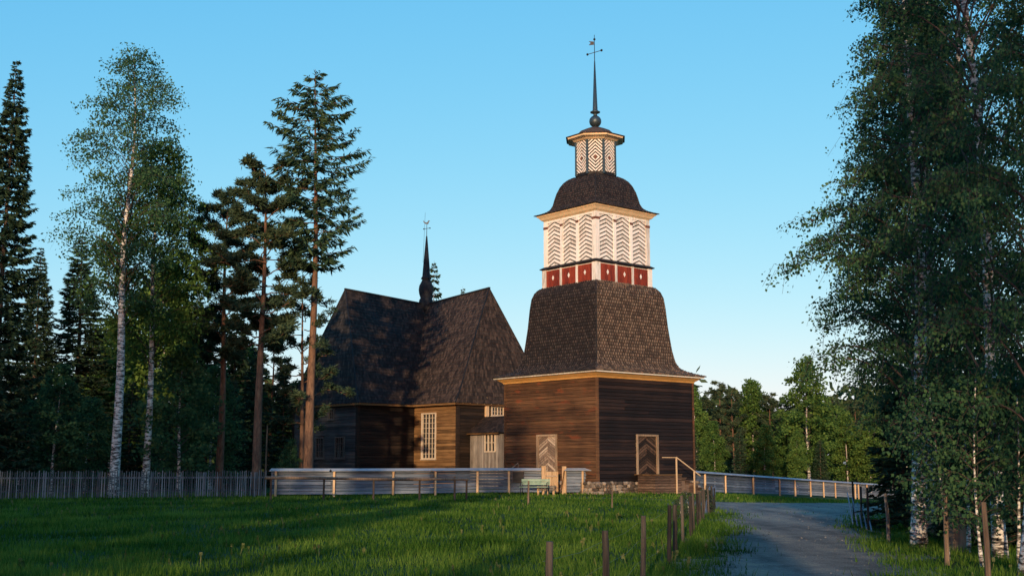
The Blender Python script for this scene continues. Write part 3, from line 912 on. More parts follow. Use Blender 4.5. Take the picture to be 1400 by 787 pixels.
build_split(mbp, 'band_post', M['white'], tower)
mb = MB()
LH = 3.33 / RT2
for h0, h1, z0, z1 in ((RH + .05, RH + .08, 12.664, 12.70), (LH, LH, 12.702, 12.76), (LH - 0.02, RH - 0.03, 12.762, 12.86)):
    mb.solid([(-h0, -h0, z0), (h0, -h0, z0), (h0, h0, z0), (-h0, h0, z0)], [(-h1, -h1, z1), (h1, -h1, z1), (h1, h1, z1), (-h1, h1, z1)])
mb.build('ledge', M['black'], tower)

# white storey with herringbone boards
UH = 3.03 / RT2
UZ0, UZ1 = 12.862, 15.55
mb = MB(); mb.box(-UH + .05, UH - .05, -UH + .05, UH - .05, UZ0, UZ1, 0.3)
mb.build('storey_core', M['backing_board'], tower)
mbp, mbc = MB(), MB()
cw2 = 0.27
for side in 'LRBK':
    fr = face_frame(side, UH)
    pw = 0.20
    w = (2 * UH - 2 * cw2 - 2 * pw) / 3
    for k in range(3):
        u0 = -UH + cw2 + k * (w + pw)
        pb = MB()
        chevrons(pb, fr, u0, u0 + w, UZ0 + 0.02, UZ1 - 0.13, 0.155, 0.080, 0.25, -0.049, -0.012)
        pb.build('herringbone_panel', M['white'], tower)
        if k < 2:
            fbox(mbp, fr, u0 + w, u0 + w + pw, UZ0, UZ1, -0.05, 0.03)
            fbox(mbc, fr, u0 + w - 0.04, u0 + w + pw + 0.04, 15.16, 15.22, 0.031, 0.05)
            fbox(mbc, fr, u0 + w - 0.015, u0 + w + pw + 0.015, 15.08, 15.158, 0.031, 0.042)
    fbox(mbp, fr, -UH + cw2, UH - cw2, UZ1 - 0.12, UZ1, -0.05, 0.012)
for x, y in ((-1, -1), (1, -1), (1, 1), (-1, 1)):
    a0, a1 = sorted((x * (UH + 0.035), x * (UH - cw2 + 0.003))); b0, b1 = sorted((y * (UH + 0.035), y * (UH - cw2 + 0.003)))
    mbp.box(a0, a1, b0, b1, UZ0, UZ1 - 0.003)
    a0, a1 = sorted((x * (UH + 0.06), x * (UH - cw2 - 0.03))); b0, b1 = sorted((y * (UH + 0.06), y * (UH - cw2 - 0.03)))
    mbc.box(a0, a1, b0, b1, 15.16, 15.22)
    a0, a1 = sorted((x * (UH + 0.048), x * (UH - cw2 - 0.012))); b0, b1 = sorted((y * (UH + 0.048), y * (UH - cw2 - 0.012)))
    mbc.box(a0, a1, b0, b1, 15.08, 15.158)
build_split(mbp, 'pilaster', M['white'], tower)
build_split(mbc, 'capital', M['capital'], tower)
CH = 3.60 / RT2
moulding('cornice', [(UH - .1, (UH + .02, UH + .10), 15.552, 15.62), (UH - .1, (UH + .13, CH - 0.14), 15.622, 15.80), (UH - .1, (CH - 0.10, CH - 0.06), 15.802, 15.89)], M['cream'])
prof2 = [(R / RT2, z) for R, z in ((3.66, 15.90), (3.3, 15.98), (2.95, 16.08), (2.68, 16.24), (2.52, 16.5), (2.42, 16.85), (2.30, 17.2), (2.10, 17.58), (1.88, 17.84), (1.60, 18.03), (1.25, 18.17), (0.9, 18.26), (0.3, 18.32))]
mb = MB(); base_surface(mb, prof2)
mb.build('dome_deck', M['black'], tower)
for i, (Lc, Rc) in enumerate(square_profile(prof2)):
    mb = MB(); shingle_rows(mb, Lc, Rc, 0.125, 0.135, 0.02)
    mb.build('dome_roof', M['shingle_dark'], tower)
mb = MB()
for Lc, Rc in square_profile(prof2):
    mb.tube([Vector(p) + Vector((0, 0, 0.01)) for p in Lc[:-2]], [0.03] * (len(Lc) - 2), 6)
build_split(mb, 'dome_ridge', M['black'], tower)

# octagonal lantern
AP = 1.14
core = MB(); core.lathe([((AP - 0.03) / math.cos(PI / 8), 18.1), ((AP - 0.03) / math.cos(PI / 8), 20.26)], n=8, turn=PI / 8, tone=0.3)
core.build('lantern_core', M['black'], tower)
edge = AP * math.tan(PI / 8)
mbc = MB()
for k in range(8):
    a = k * PI / 4
    fr = (Vector((AP * math.cos(a), AP * math.sin(a), 0)), Vector((-math.sin(a), math.cos(a), 0)), Vector((math.cos(a), math.sin(a), 0)))
    pb = MB()
    w = edge - 0.075; zc = 19.12
    z0, z1 = 18.28, 20.18
    for q in range(9):            # concentric diamonds: boards rising to the middle above, falling below
        base = 0.15 + q * 0.20
        rise = w * 0.95
        for sgn in (1, -1):
            for sd in (-1, 1):
                P = [(sd * 0.004, zc + sgn * (base)), (sd * w, zc + sgn * (base - rise)), (sd * w, zc + sgn * (base - rise + 0.10)), (sd * 0.004, zc + sgn * (base + 0.10))]
                zz = (zc, z1) if sgn > 0 else (z0, zc)
                fpoly(pb, fr, clip_poly(P, -w, w, *zz), -0.03, 0.012, 0.5)
    po = pb.build('lantern_panel', M['white'], tower)
    dm = MB(); fpoly(dm, fr, [(-0.10, zc), (0, zc - 0.14), (0.10, zc), (0, zc + 0.14)], 0.013, 0.03, 0.5)
    dm.build('diamond', M['capital'], po)
    av = a + PI / 8; rv = AP / math.cos(PI / 8)
    mbc.lathe([(0.085, 18.15), (0.075, 20.25)], rv * math.cos(av) * 0.985, rv * math.sin(av) * 0.985, 8)
build_split(mbc, 'lantern_post', M['metal'], tower)
q8 = 1 / math.cos(PI / 8)
mb = MB()
mb.lathe([(1.22 * q8, 20.18), (1.34 * q8, 20.26), (1.60 * q8, 20.32), (1.62 * q8, 20.43), (0.9, 20.44)], n=8, turn=PI / 8)
mb.build('lantern_cornice', M['cream'], tower)
mb = MB()
mb.lathe([(1.70 * q8, 20.425), (1.72 * q8, 20.45), (1.40 * q8, 20.53), (1.10 * q8, 20.60), (1.00 * q8, 20.74), (0.82 * q8, 20.93), (0.5 * q8, 21.09), (0.12, 21.19), (0.1, 21.3)], n=8, turn=PI / 8)
mb.build('lantern_roof', M['shingle_dark'], tower)
mb = MB()
mb.lathe([(0.12, 21.15)] + [(max(0.36 * math.cos(t), 0.1), 21.56 + 0.36 * math.sin(t)) for t in np.linspace(-1.2, 1.2, 13)] + [(0.10, 21.98), (0.16, 22.04), (0.29, 22.09), (0.30, 22.14), (0.18, 22.19), (0.15, 22.26), (0.035, 25.25)], n=20)
mb.build('finial', M['metal'], tower, smooth=True)
mb = MB()
th40 = -rad(40.07)
R2 = Matrix.Rotation(th40, 3, 'Z')
v = lambda x, z, y=0: R2 @ Vector((x, y, z))
mb.tube([v(0, 25.2), v(0, 26.9)], [0.028, 0.018], 6)
mb.tube([v(-0.42, 25.68), v(0.42, 25.94)], [0.02, 0.02], 6)
for x, z in ((-0.42, 25.68), (0.42, 25.94), (0.0, 26.62)):
    c = v(x, z); mb.lathe([(0.01, c.z - 0.075), (0.055, c.z - 0.05), (0.075, c.z), (0.055, c.z + 0.05), (0.01, c.z + 0.075)], c.x, c.y, 8)
P = [(-0.34, 26.50), (-0.22, 26.40), (-0.34, 26.26), (-0.03, 26.28), (-0.03, 26.48)]
mb.solid([v(x, z, -0.012) for x, z in P], [v(x, z, 0.012) for x, z in P])
mb.build('weathervane', M['iron'], tower)

# ------------------------------------------------------------------ wooden steps at the right door
steps = thing('wooden_steps', 'brown wooden steps with handrail rising to the dark tower door', 'steps', (4.92, 66.95, 0), rad(40.07))
frR = face_frame('R', WH)
zl = dRb - 0.03
st0 = dR0 - 0.25; st1 = dR1 + 0.15
mb = MB()       # landing box: planked sides
D = 1.55
n = int(zl / 0.15)
random.seed(21)
for k in range(n + 1):
    z0 = k * zl / (n + 1); z1 = (k + 1) * zl / (n + 1)
    fbox(mb, frR, st0, st1, z0 + 0.012, z1 - 0.012, 0.30, D + random.uniform(-0.012, 0.012))
mb.build('side_boarding', M['step_wood'], steps)
mb = MB()
for k in range(10):
    a = 0.06 + (D + 0.03 - 0.06) * k / 10
    fbox(mb, frR, st0 - 0.03, st1 + 0.03, zl + 0.001, zl + 0.04, a + 0.005, a + (D - 0.03) / 10)
mb.build('landing', M['log_church'], steps)
ns = 7
run = 0.33
for k in range(ns):
    z1 = zl - (k + 1) * zl / (ns + 0.5)
    u0 = st1 + k * run
    mb = MB()
    fbox(mb, frR, u0 + 0.035, u0 + run + 0.06, z1 - 0.04, z1, 0.22, D + 0.02)
    fbox(mb, frR, u0 + 0.035, u0 + run + 0.02, max(z1 - 0.17, -0.02), z1 - 0.045, 0.24, D - 0.02)
    if z1 > 0.3: fbox(mb, frR, u0 + 0.035, u0 + run, 0.0, z1 - 0.175, 0.5, D - 0.05)
    mb.build('step', M['step_wood'], steps)
q = lambda u, z, d: frR[0] + frR[1] * u + frR[2] * d + Vector((0, 0, z))
for uu, zt in ((st1 - 0.45, zl + 0.92), (st1 + 0.95, zl + 0.20)):
    mb = MB(); mb.beam(q(uu, 0, D + 0.06), q(uu, zt, D + 0.06), 0.06, 0.06); mb.build('post', M['pale_wood'], steps)
mb = MB()
mb.beam(q(st1 - 0.45, zl + 0.94, D + 0.06), q(st1 + 1.45, zl - 0.05, D + 0.06), 0.04, 0.055)
mb.beam(q(st1 - 0.48, zl + 0.93, D + 0.05), q(st1 - 1.55, zl + 0.93, D + 0.05), 0.035, 0.045)
mb.build('handrail', M['pale_wood'], steps)

# ------------------------------------------------------------------ church
church = thing('log_church', 'old cross-shaped log church with steep dark shingle roof and central spire', 'church', (-6.394, 86.19, 0), -0.052 + rad(45))
# local frame: +x? arms: e1 (right-front) = local -y, e2 (left-front) = local -x
CA, CB, CZ, CR, CRa = 3.974, 8.648, 6.0, 13.663, 7.164
a_, b_ = CA, CB
# outline of the cross, walls as (A, B, normal, material)
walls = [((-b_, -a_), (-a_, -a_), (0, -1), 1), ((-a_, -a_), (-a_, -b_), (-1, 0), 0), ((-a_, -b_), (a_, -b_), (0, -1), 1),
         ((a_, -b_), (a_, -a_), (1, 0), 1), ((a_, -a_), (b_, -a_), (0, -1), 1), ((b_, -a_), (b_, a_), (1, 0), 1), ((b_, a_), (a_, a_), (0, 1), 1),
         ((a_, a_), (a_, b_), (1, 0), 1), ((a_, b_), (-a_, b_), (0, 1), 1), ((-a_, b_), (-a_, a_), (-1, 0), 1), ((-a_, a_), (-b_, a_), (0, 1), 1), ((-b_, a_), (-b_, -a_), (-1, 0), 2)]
def c_on(px, A, B, z=3.0):
    """distance from A along the wall A-B of image column px"""
    R = Matrix.Rotation(church.rotation_euler.z, 3, 'Z'); T = church.location
    A3, B3 = R @ Vector((*A, 0)) + T, R @ Vector((*B, 0)) + T
    L = (B3 - A3).length; u = (B3 - A3) / L
    lo, hi = -8.0, L + 8
    th = rad(PITCH)
    for _ in range(60):
        m = (lo + hi) / 2; p = A3 + u * m
        d = p.y * math.cos(th) + (z - EYE) * math.sin(th)
        if 700 + F_PX * p.x / d < px: lo = m
        else: hi = m
    return m, (A3 + u * m).y
def c_open(wi, px0, px1, py0, py1):
    A, B, n, m = walls[wi]
    u0, Y0 = c_on(px0, A, B); u1, Y1 = c_on(px1, A, B)
    Y = (Y0 + Y1) / 2; pm = (px0 + px1) / 2
    return (u0, u1, z_at(pm, py1, Y), z_at(pm, py0, Y))
opens = {
    1: [c_open(1, 576.5, 596, 564, 627)],
    11: [c_open(11, 431.5, 443.5, 597, 626), c_open(11, 458, 471.5, 596, 626), c_open(11, 448, 456, 558, 573)],
    2: [c_open(2, 671.5, 689.5, 551, 568)],
}
random.seed(9)
mb = MB()
for i, (A, B, n, m) in enumerate(walls):
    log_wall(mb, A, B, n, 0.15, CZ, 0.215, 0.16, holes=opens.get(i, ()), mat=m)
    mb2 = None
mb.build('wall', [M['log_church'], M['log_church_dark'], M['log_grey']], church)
mb = MB()
random.seed(4)
for i, (A, B, n, m) in enumerate(walls):
    A3, B3, n3 = Vector((*A, 0)), Vector((*B, 0)), Vector((*n, 0))
    L = (B3 - A3).length; u = (B3 - A3) / L; s_ = 0.0
    while s_ < L:
        w = random.uniform(0.3, 0.7)
        c0, c1 = A3 + u * s_, A3 + u * min(s_ + w, L)
        o_ = n3 * random.uniform(0.01, 0.08)
        mb.solid([c0 - n3 * 0.3, c0 + o_, c1 + o_, c1 - n3 * 0.3], [p + Vector((0, 0, 0.148)) for p in (c0 - n3 * 0.3, c0 + o_, c1 + o_, c1 - n3 * 0.3)])
        s_ += w + 0.01
mb.build('foundation', M['stone'], church)
mb = MB()      # vertical posts over the corner joints
for x, y in ((-b_, -a_), (-a_, -b_), (a_, -b_), (-b_, a_), (b_, -a_), (b_, a_), (a_, b_), (-a_, b_)):
    sx, sy = math.copysign(1, x), math.copysign(1, y)
    x0, x1 = sorted((x - sx * 0.16, x + sx * 0.05)); y0, y1 = sorted((y - sy * 0.16, y + sy * 0.05))
    mb.box(x0, x1, y0, y1, 0.15, CZ - 0.03, 0.7)
build_split(mb, 'corner_board', M['log_church_dark'], church)

def c_window(wi, op, cols, rows, thick=0.03, mat='frame'):
    A, B, n, m = walls[wi]
    u = (Vector((*B, 0)) - Vector((*A, 0))).normalized()
    fr = (Vector((*A, 0)), u, Vector((*n, 0)))
    u0, u1, z0, z1 = op
    f = MB(); t = 0.09
    fbox(f, fr, u0 - 0.02, u0 + t, z0, z1, -0.08, 0.05); fbox(f, fr, u1 - t, u1 + 0.02, z0, z1, -0.08, 0.05)
    fbox(f, fr, u0 + t + .001, u1 - t - .001, z1 - t, z1, -0.08, 0.048); fbox(f, fr, u0 - 0.06, u1 + 0.06, z0 - 0.07, z0 - 0.001, -0.08, 0.08)
    fbox(f, fr, u0 + t + .001, u1 - t - .001, z0, z0 + t * 0.7, -0.08, 0.04)
    for c in range(1, cols):
        uc = u0 + t + (u1 - u0 - 2 * t) * c / cols
        w = 0.035 if (cols % 2 == 0 and c == cols // 2) else thick / 2
        fbox(f, fr, uc - w, uc + w, z0 + t * 0.7, z1 - t, -0.06, 0.0)
    for r in range(1, rows):
        zc = z0 + (z1 - z0) * r / rows
        fbox(f, fr, u0 + t, u1 - t, zc - thick * 0.45, zc + thick * 0.45, -0.055, -0.006)
    w_ = f.build('window', M[mat], church)
    g = MB(); fbox(g, fr, u0 + 0.01, u1 - 0.01, z0 + 0.01, z1 - 0.01, -0.10, -0.085)
    g.build('glass', M['glass'], w_)
    return w_
c_window(1, opens[1][0], 4, 9)['label'] = 'tall many-paned window in the lit wall'
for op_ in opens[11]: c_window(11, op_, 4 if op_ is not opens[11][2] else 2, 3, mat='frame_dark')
c_window(2, opens[2][0], 4, 3)['label'] = 'small upper window above the porch'

# roof: each arm has two slopes and a steep hipped end
OV, OE = 0.42, 0.12
ze = CZ - 0.02
slope = (CR - CZ) / CA
zo = ze - OV * slope * 0.55          # eaves drop a little, flared
def rotk(k, p):
    c, s_ = [(1, 0), (0, 1), (-1, 0), (0, -1)][k]
    return Vector((p[0] * c - p[1] * s_, p[0] * s_ + p[1] * c, p[2]))
deck = MB()
random.seed(15)
va = CA + OV
for k in range(4):
    # arm along local -y when k = 0, +x k=1, +y k=2, -x k=3
    apex, cen = (0, -CRa, CR), (0, 0, CR - 0.45)
    # slope on the -x side of the arm: eave from outer corner to reentrant
    f1 = 0.30   # flare knuckle height fraction
    def curve(eave, top):
        e, t = Vector(eave), Vector(top)
        m = e.lerp(t, 0.16); m.z -= 0.22
        return [rotk(k, e), rotk(k, m), rotk(k, e.lerp(t, 0.5)), rotk(k, t)]
    zq = zo + 0.02
    # left (-x) slope
    Rc, Lc = curve((-va, -(CB + OV * .6), zo), apex), curve((-va, -va, zo), cen)
    Rc2, Lc2 = curve((va, -va, zo), cen), curve((va, -(CB + OV * .6), zo), apex)
    He1, He2 = curve((-va, -(CB + OV * .6), zo), apex), curve((va, -(CB + OV * .6), zo), apex)
    for a1, b1, lab in ((Rc, Lc, 's'), (Rc2, Lc2, 's'), (He1, He2, 'h')):
        for i in range(len(a1) - 1):
            deck.poly([a1[i], b1[i], b1[i + 1], a1[i + 1]], 0.1)
    front = k in (0, 3)
    def shingled(a1, b1, mat, lab):
        mb = MB(); shingle_rows(mb, a1, b1, 0.26 if front else 0.5, 0.16 if front else 0.4, 0.03, pointed=False)
        o = mb.build('roof', mat, church); o['label'] = lab
    arm = ['right arm', 'far right arm', 'far left arm', 'left arm'][k]
    shingled(Lc, Rc, M['shingle_church_sunlit' if k == 0 else 'shingle_church'], 'shingle roof slope on the left side of the ' + arm)
    shingled(Lc2, Rc2, M['shingle_church'], 'shingle roof slope on the right side of the ' + arm)
    shingled(He1, He2, M['shingle_church_grey'] if k == 3 else M['shingle_church_sunlit'], 'hipped shingle end of the ' + arm)
    # ridge, hips, verge boards
    rb = MB()
    rb.beam(rotk(k, (0, -CRa - 0.05, CR + 0.05)), rotk(k, (0, -0.3, CR - 0.38)), 0.16, 0.10)
    for c in (He1, He2): rb.tube([p + Vector((0, 0, 0.03)) for p in c], [0.045] * len(c), 5)
    rb.build('ridge', M['black'], church)
    fb = MB()
    zf = zo - 0.10
    P = [(-va + .04, -va + .04), (-va + .04, -(CB + OV * .6) + .04), (va - .04, -(CB + OV * .6) + .04), (va - .04, -va + .04)]
    for (xa, ya), (xb, yb) in zip(P, P[1:]):
        fb.beam(rotk(k, (xa, ya, zf + 0.03)), rotk(k, (xb, yb, zf + 0.03)), 0.04, 0.12)
    fb.build('eave_board', M['log_church'], church)
    sf = MB()   # rafter ends under the eaves
    for t in np.arange(0.25, 2 * CA, 0.62):
        x = -CA + t
        sf.beam(rotk(k, (x, -CB + 0.0, zo + 0.0)), rotk(k, (x, -CB - OV * .55, zo - 0.03)), 0.09, 0.10)
    build_split(sf, 'rafter_end', M['pale_wood'], church)
deck.build('roof_deck', M['black'], church)

# spire over the crossing
mb = MB()
sx, sy = 0.0, 0.0
zS = CR - 0.45
mb.lathe([(0.55, zS - 0.6), (0.52, zS + 0.35), (0.42, zS + 0.52), (0.52, zS + 0.85), (0.56, zS + 1.15), (0.52, zS + 1.45), (0.38, zS + 1.72), (0.30, zS + 1.90), (0.40, zS + 1.96), (0.38, zS + 2.04), (0.30, zS + 2.15), (0.23, zS + 3.1), (0.05, zS + 5.2)], n=16)
mb.build('spire', M['spire'], church, smooth=True)
mb = MB()
R3 = Matrix.Rotation(-church.rotation_euler.z, 3, 'Z')
v = lambda x, z, y=0: R3 @ Vector((x, y, z))
mb.tube([v(0, zS + 5.15), v(0, zS + 6.2)], [0.025, 0.016], 6)
mb.tube([v(-0.22, zS + 5.75), v(0.24, zS + 5.82)], [0.018, 0.018], 6)
for x, z in ((-0.22, zS + 5.75), (0.24, zS + 5.82)):
    c = v(x, z); mb.lathe([(0.01, c.z - 0.06), (0.06, c.z), (0.01, c.z + 0.06)], c.x, c.y, 8)
P = [(-0.26, zS + 6.28), (-0.12, zS + 6.14), (0.10, zS + 6.12), (0.16, zS + 6.30), (0.24, zS + 6.38), (0.12, zS + 6.40), (0.02, zS + 6.24), (-0.16, zS + 6.26), (-0.24, zS + 6.42)]
mb.solid([v(x, z, -0.012) for x, z in P], [v(x, z, 0.012) for x, z in P])
mb.build('weathercock', M['iron'], church)
mb = MB()   # lightning rod beside the spire
mb.tube([v(-0.25, zS + 3.2), v(-0.13, zS + 7.0)], [0.012, 0.008], 5)
mb.build('lightning_rod', M['iron'], church)

# porch on the right arm's gable end: grey vertical boards, side face towards the camera's left
A, B, n, m = walls[2]
pu0, pY = c_on(642, A, B)
plen = 2.9
frS = (Vector((A[0] + pu0, A[1], 0)), Vector((0, -1, 0)), Vector((-1, 0, 0)))    # side face: u outwards from the gable
pz = z_at(660, 592, 76.5)
mb = MB()
random.seed(8)
def vboards(mb, fr, u0, u1, z0, z1, w=0.17, holes=()):
    u = u0
    while u < u1 - 0.02:
        ww = min(w * random.uniform(0.85, 1.15), u1 - u)
        parts = [(z0, z1)]
        for (a, b, c, d) in holes:
            if a < u + ww / 2 < b: parts = [(z0, c), (d, z1)]
        for c, d in parts:
            fbox(mb, fr, u + 0.004, u + ww - 0.004, c, d, -0.06, random.uniform(-0.008, 0.008))
        u += ww
wu0, wu1 = 1.55, 2.55
wz0, wz1 = z_at(678, 616, 75.5), z_at(678, 593.5, 75.5)
vboards(mb, frS, 0.06, plen, 0.15, pz, holes=[(wu0, wu1, wz0, wz1)])
frF = (Vector((A[0] + pu0, A[1] - plen, 0)), Vector((1, 0, 0)), Vector((0, -1, 0)))
vboards(mb, frF, 0.0, 2.6, 0.15, pz)
frS2 = (Vector((A[0] + pu0 + 2.6, A[1], 0)), Vector((0, -1, 0)), Vector((1, 0, 0)))
vboards(mb, frS2, 0.06, plen, 0.15, pz)
porch = mb.build('porch', M['porch'], church)
f = MB()
for c in (wu0, wu0 + (wu1 - wu0) / 3, wu0 + 2 * (wu1 - wu0) / 3, wu1):
    fbox(f, frS, c - 0.045, c + 0.045, wz0, wz1, -0.05, 0.03)
fbox(f, frS, wu0 - .05, wu1 + .05, wz0 - 0.07, wz0 - .001, -0.05, 0.04)
fbox(f, frS, wu0, wu1, wz0 + 0.52, wz0 + 0.56, -0.04, 0.01)
f.build('porch_window', M['frame'], porch)
g = MB(); fbox(g, frS, wu0, wu1, wz0, wz1, -0.09, -0.07); g.build('porch_glass', M['glass'], porch)
rfp = MB()
px0, px1 = A[0] + pu0 - 0.3, A[0] + pu0 + 2.9
pr = A[0] + pu0 + 1.3
yb, yf = A[1] - 0.02, A[1] - plen - 0.3
e0 = [(px0, yf, pz + 0.03), (px0, yb, pz + 0.03)]; rt = [(pr, yf + 0.9, pz + 1.15), (pr, yb, pz + 1.15)]; e1 = [(px1, yf, pz + 0.03), (px1, yb, pz + 0.03)]
rfp.poly([e0[1], e0[0], rt[0], rt[1]], 0.1); rfp.poly([e1[0], e1[1], rt[1], rt[0]], 0.1); rfp.poly([e0[0], e1[0], rt[0]], 0.1)
rfp.poly([e0[0], e0[1], e1[1], e1[0]], 0.1)
shingle_rows(rfp, [e0[1], rt[1]], [e0[0], rt[0]], 0.24, 0.16, 0.025, pointed=False)
shingle_rows(rfp, [e0[0], rt[0]], [e1[0], rt[0]], 0.24, 0.16, 0.025, pointed=False)
rfp.build('porch_roof', M['shingle_church'], porch)
mb = MB()
mb.box(px0 + 0.03, px0 + 0.08, yf + .05, yb, pz - 0.07, pz + 0.02)
mb.build('porch_eave_board', M['log_church'], porch)
# upright board beside the upper window
fr2 = (Vector((*A, 0)), Vector((1, 0, 0)), Vector((0, -1, 0)))
ub0, _ = c_on(662.5, A, B); ub1, _ = c_on(666.5, A, B)
mb = MB(); fbox(mb, fr2, ub0, ub1, z_at(664, 577, 82), z_at(664, 546.5, 82), 0.0, 0.16)
mb.build('vertical_board', M['pale_wood'], church)

# ------------------------------------------------------------------ board fences with a little roof
def board_fence(label, pts, posts, h=1.30, group=None, board=0.17):
    """pts: polyline (x,y); posts: list of (x,y). The posts stand on the camera side."""
    x0, y0 = pts[0]
    root = thing('board_fence', label, 'fence', (x0, y0, terrain(x0, y0)), 0, group)
    o = Vector((x0, y0, terrain(x0, y0)))
    pm, cm = MB(), MB()
    for (ax, ay), (bx, by) in zip(pts, pts[1:]):
        a = Vector((ax, ay, terrain(ax, ay))) - o; b = Vector((bx, by, terrain(bx, by))) - o
        d = (b - a); L = math.hypot(d.x, d.y); n = Vector((d.y, -d.x, 0)).normalized()      # towards the camera when running left to right
        z = 0.10
        while z < h - 0.10:
            hh = min(board * random.uniform(0.9, 1.1), h - 0.08 - z)
            j = Vector((0, 0, random.uniform(-0.008, 0.008)))
            off = n * random.uniform(-0.016, 0.016)
            pm.beam(a + Vector((0, 0, z + hh / 2)) + j + off, b + Vector((0, 0, z + hh / 2)) - j + off, 0.035, hh - 0.022)
            z += hh
        up = n * 0.35 + Vector((0, 0, 1))
        cm.beam(a + Vector((0, 0, h + 0.0)) + n * 0.13 + d.normalized() * -0.02, b + Vector((0, 0, h + 0.0)) + n * 0.13, 0.30, 0.028, up=n * 0.42 + Vector((0, 0, 1)))
        cm.beam(a + Vector((0, 0, h - 0.0)) - n * 0.13, b + Vector((0, 0, h - 0.0)) - n * 0.13, 0.30, 0.028, up=n * -0.42 + Vector((0, 0, 1)))
    pm.build('panel', M['fence_grey'], root)
    cm.build('cap', M['cap_grey'], root)
    for i, (px, py) in enumerate(posts):
        best = None
        for (ax, ay), (bx, by) in zip(pts, pts[1:]):
            L2 = (bx - ax) ** 2 + (by - ay) ** 2
            t = min(max(((px - ax) * (bx - ax) + (py - ay) * (by - ay)) / L2, 0), 1)
            qx, qy = ax + (bx - ax) * t, ay + (by - ay) * t
            dd = (qx - px) ** 2 + (qy - py) ** 2
            if best is None or dd < best[0]: best = (dd, qx, qy, (by - ay), -(bx - ax))
        _, qx, qy, nx, ny = best
        l_ = math.hypot(nx, ny); nx, ny = nx / l_, ny / l_
        c = Vector((qx + nx * 0.085, qy + ny * 0.085, terrain(qx, qy))) - o
        b = MB(); r = random.uniform(0.055, 0.07)
        b.beam(c + Vector((0, 0, -0.05)), c + Vector((0, 0, h - 0.06)), r * 2, r * 1.7)
        b.build('post', M['pale_wood'], root)
    return root

def on_line(px, p, q):
    """point of segment p-q seen in image column px (near the ground)"""
    lo, hi = -0.2, 1.2
    for _ in range(50):
        m = (lo + hi) / 2
        x, y = p[0] + (q[0] - p[0]) * m, p[1] + (q[1] - p[1]) * m
        if 700 + F_PX * x / (y * math.cos(rad(PITCH)) - 0.9 * math.sin(rad(PITCH))) < px: lo = m
        else: hi = m
    return (x, y)
random.seed(31)
LF = [(-11.9, 58.6), (-8.9, 58.2), (-4.2, 60.4), (-1.8, 62.8), (1.55, 62.6)]
board_fence('silvery board fence with capped top running left from the gate to the picket fence', LF,
            [on_line(p, LF[0], LF[1]) for p in (378, 457)] + [on_line(537, LF[1], LF[2]), on_line(594, LF[2], LF[3]), on_line(649, LF[3], LF[4]), on_line(696, LF[3], LF[4])], group='board fences round the churchyard')
board_fence('short silvery board fence between the gate and the stone foot of the tower', [(2.85, 62.6), (4.35, 62.2)],
            [on_line(797, (2.85, 62.6), (4.35, 62.2))], group='board fences round the churchyard')
RF = [(11.2, 74.0), (14.0, 78.5), (19.5, 88.0), (24.0, 95.5), (30.0, 101.0), (36.5, 106.0), (44, 110.0)]
board_fence('long capped board fence running from behind the tower to the right', RF,
            [on_line(p, RF[0], RF[1]) for p in (962,)] + [on_line(990, RF[1], RF[2]), on_line(1028, RF[1], RF[2]), on_line(1064, RF[2], RF[3]), on_line(1085, RF[2], RF[3]), on_line(1105, RF[3], RF[4]), on_line(1124, RF[3], RF[4]),
             on_line(1140, RF[3], RF[4]), on_line(1156, RF[4], RF[5]), on_line(1170, RF[4], RF[5]), on_line(1183, RF[4], RF[5])], group='board fences round the churchyard')

# gate
gate = thing('wooden_gate', 'small pale plank gate standing ajar in front of the herringbone door', 'gate', (2.2, 62.6, 0))
mb = MB(); mb.box(-0.64, -0.42, -0.16, 0.06, 0, 1.48); mb.build('post', M['pale_wood'], gate)
mb = MB(); mb.box(0.44, 0.66, -0.14, 0.06, 0, 1.46); mb.build('post', M['pale_wood'], gate)
mb = MB(); mb.beam((0.40, -0.16, 0.25), (0.56, -0.16, 1.25), 0.03, 0.07); mb.build('brace', M['log_church'], gate)
mb = MB()
th_ = rad(28)
for k in range(5):
    d0 = 0.02 + k * 0.145
    a = Vector((-0.40 + d0 * math.cos(th_), -0.05 + d0 * math.sin(th_), 0)); b = a + Vector((math.cos(th_), math.sin(th_), 0)) * 0.135
    n_ = Vector((-math.sin(th_), math.cos(th_), 0)) * 0.03
    lp = lambda z: [a + Vector((0, 0, z)), b + Vector((0, 0, z)), b + n_ + Vector((0, 0, z)), a + n_ + Vector((0, 0, z))]
    mb.solid(lp(0.08), lp(1.18 + random.uniform(-.01, .01)))
lf = mb.build('leaf', M['pale_wood'], gate)
mb = MB()
for z in (0.35, 0.95):
    mb.beam((-0.39, -0.085, z), (-0.39 + 0.66 * math.cos(th_), -0.085 + 0.66 * math.sin(th_), z), 0.03, 0.07)
mb.build('batten', M['door_wood'], lf)

# dark notice board hanging on the left fence
nb = thing('notice_board', 'small dark notice board fixed to the silvery fence left of the gate', 'notice board', (x_at(708, 62.6), 62.45, 0))
mb = MB(); mb.box(-0.27, 0.27, -0.05, -0.02, 0.66, 1.18, 0.5); mb.build('panel', M['black'], nb)
mb = MB()
for x0, x1, z0, z1 in ((-0.29, 0.29, 1.181, 1.21), (-0.29, 0.29, 0.63, 0.659), (-0.29, -0.271, 0.66, 1.18), (0.271, 0.29, 0.66, 1.18)):
    mb.box(x0, x1, -0.055, -0.01, z0, z1)
mb.build('frame', M['post_brown'], nb)

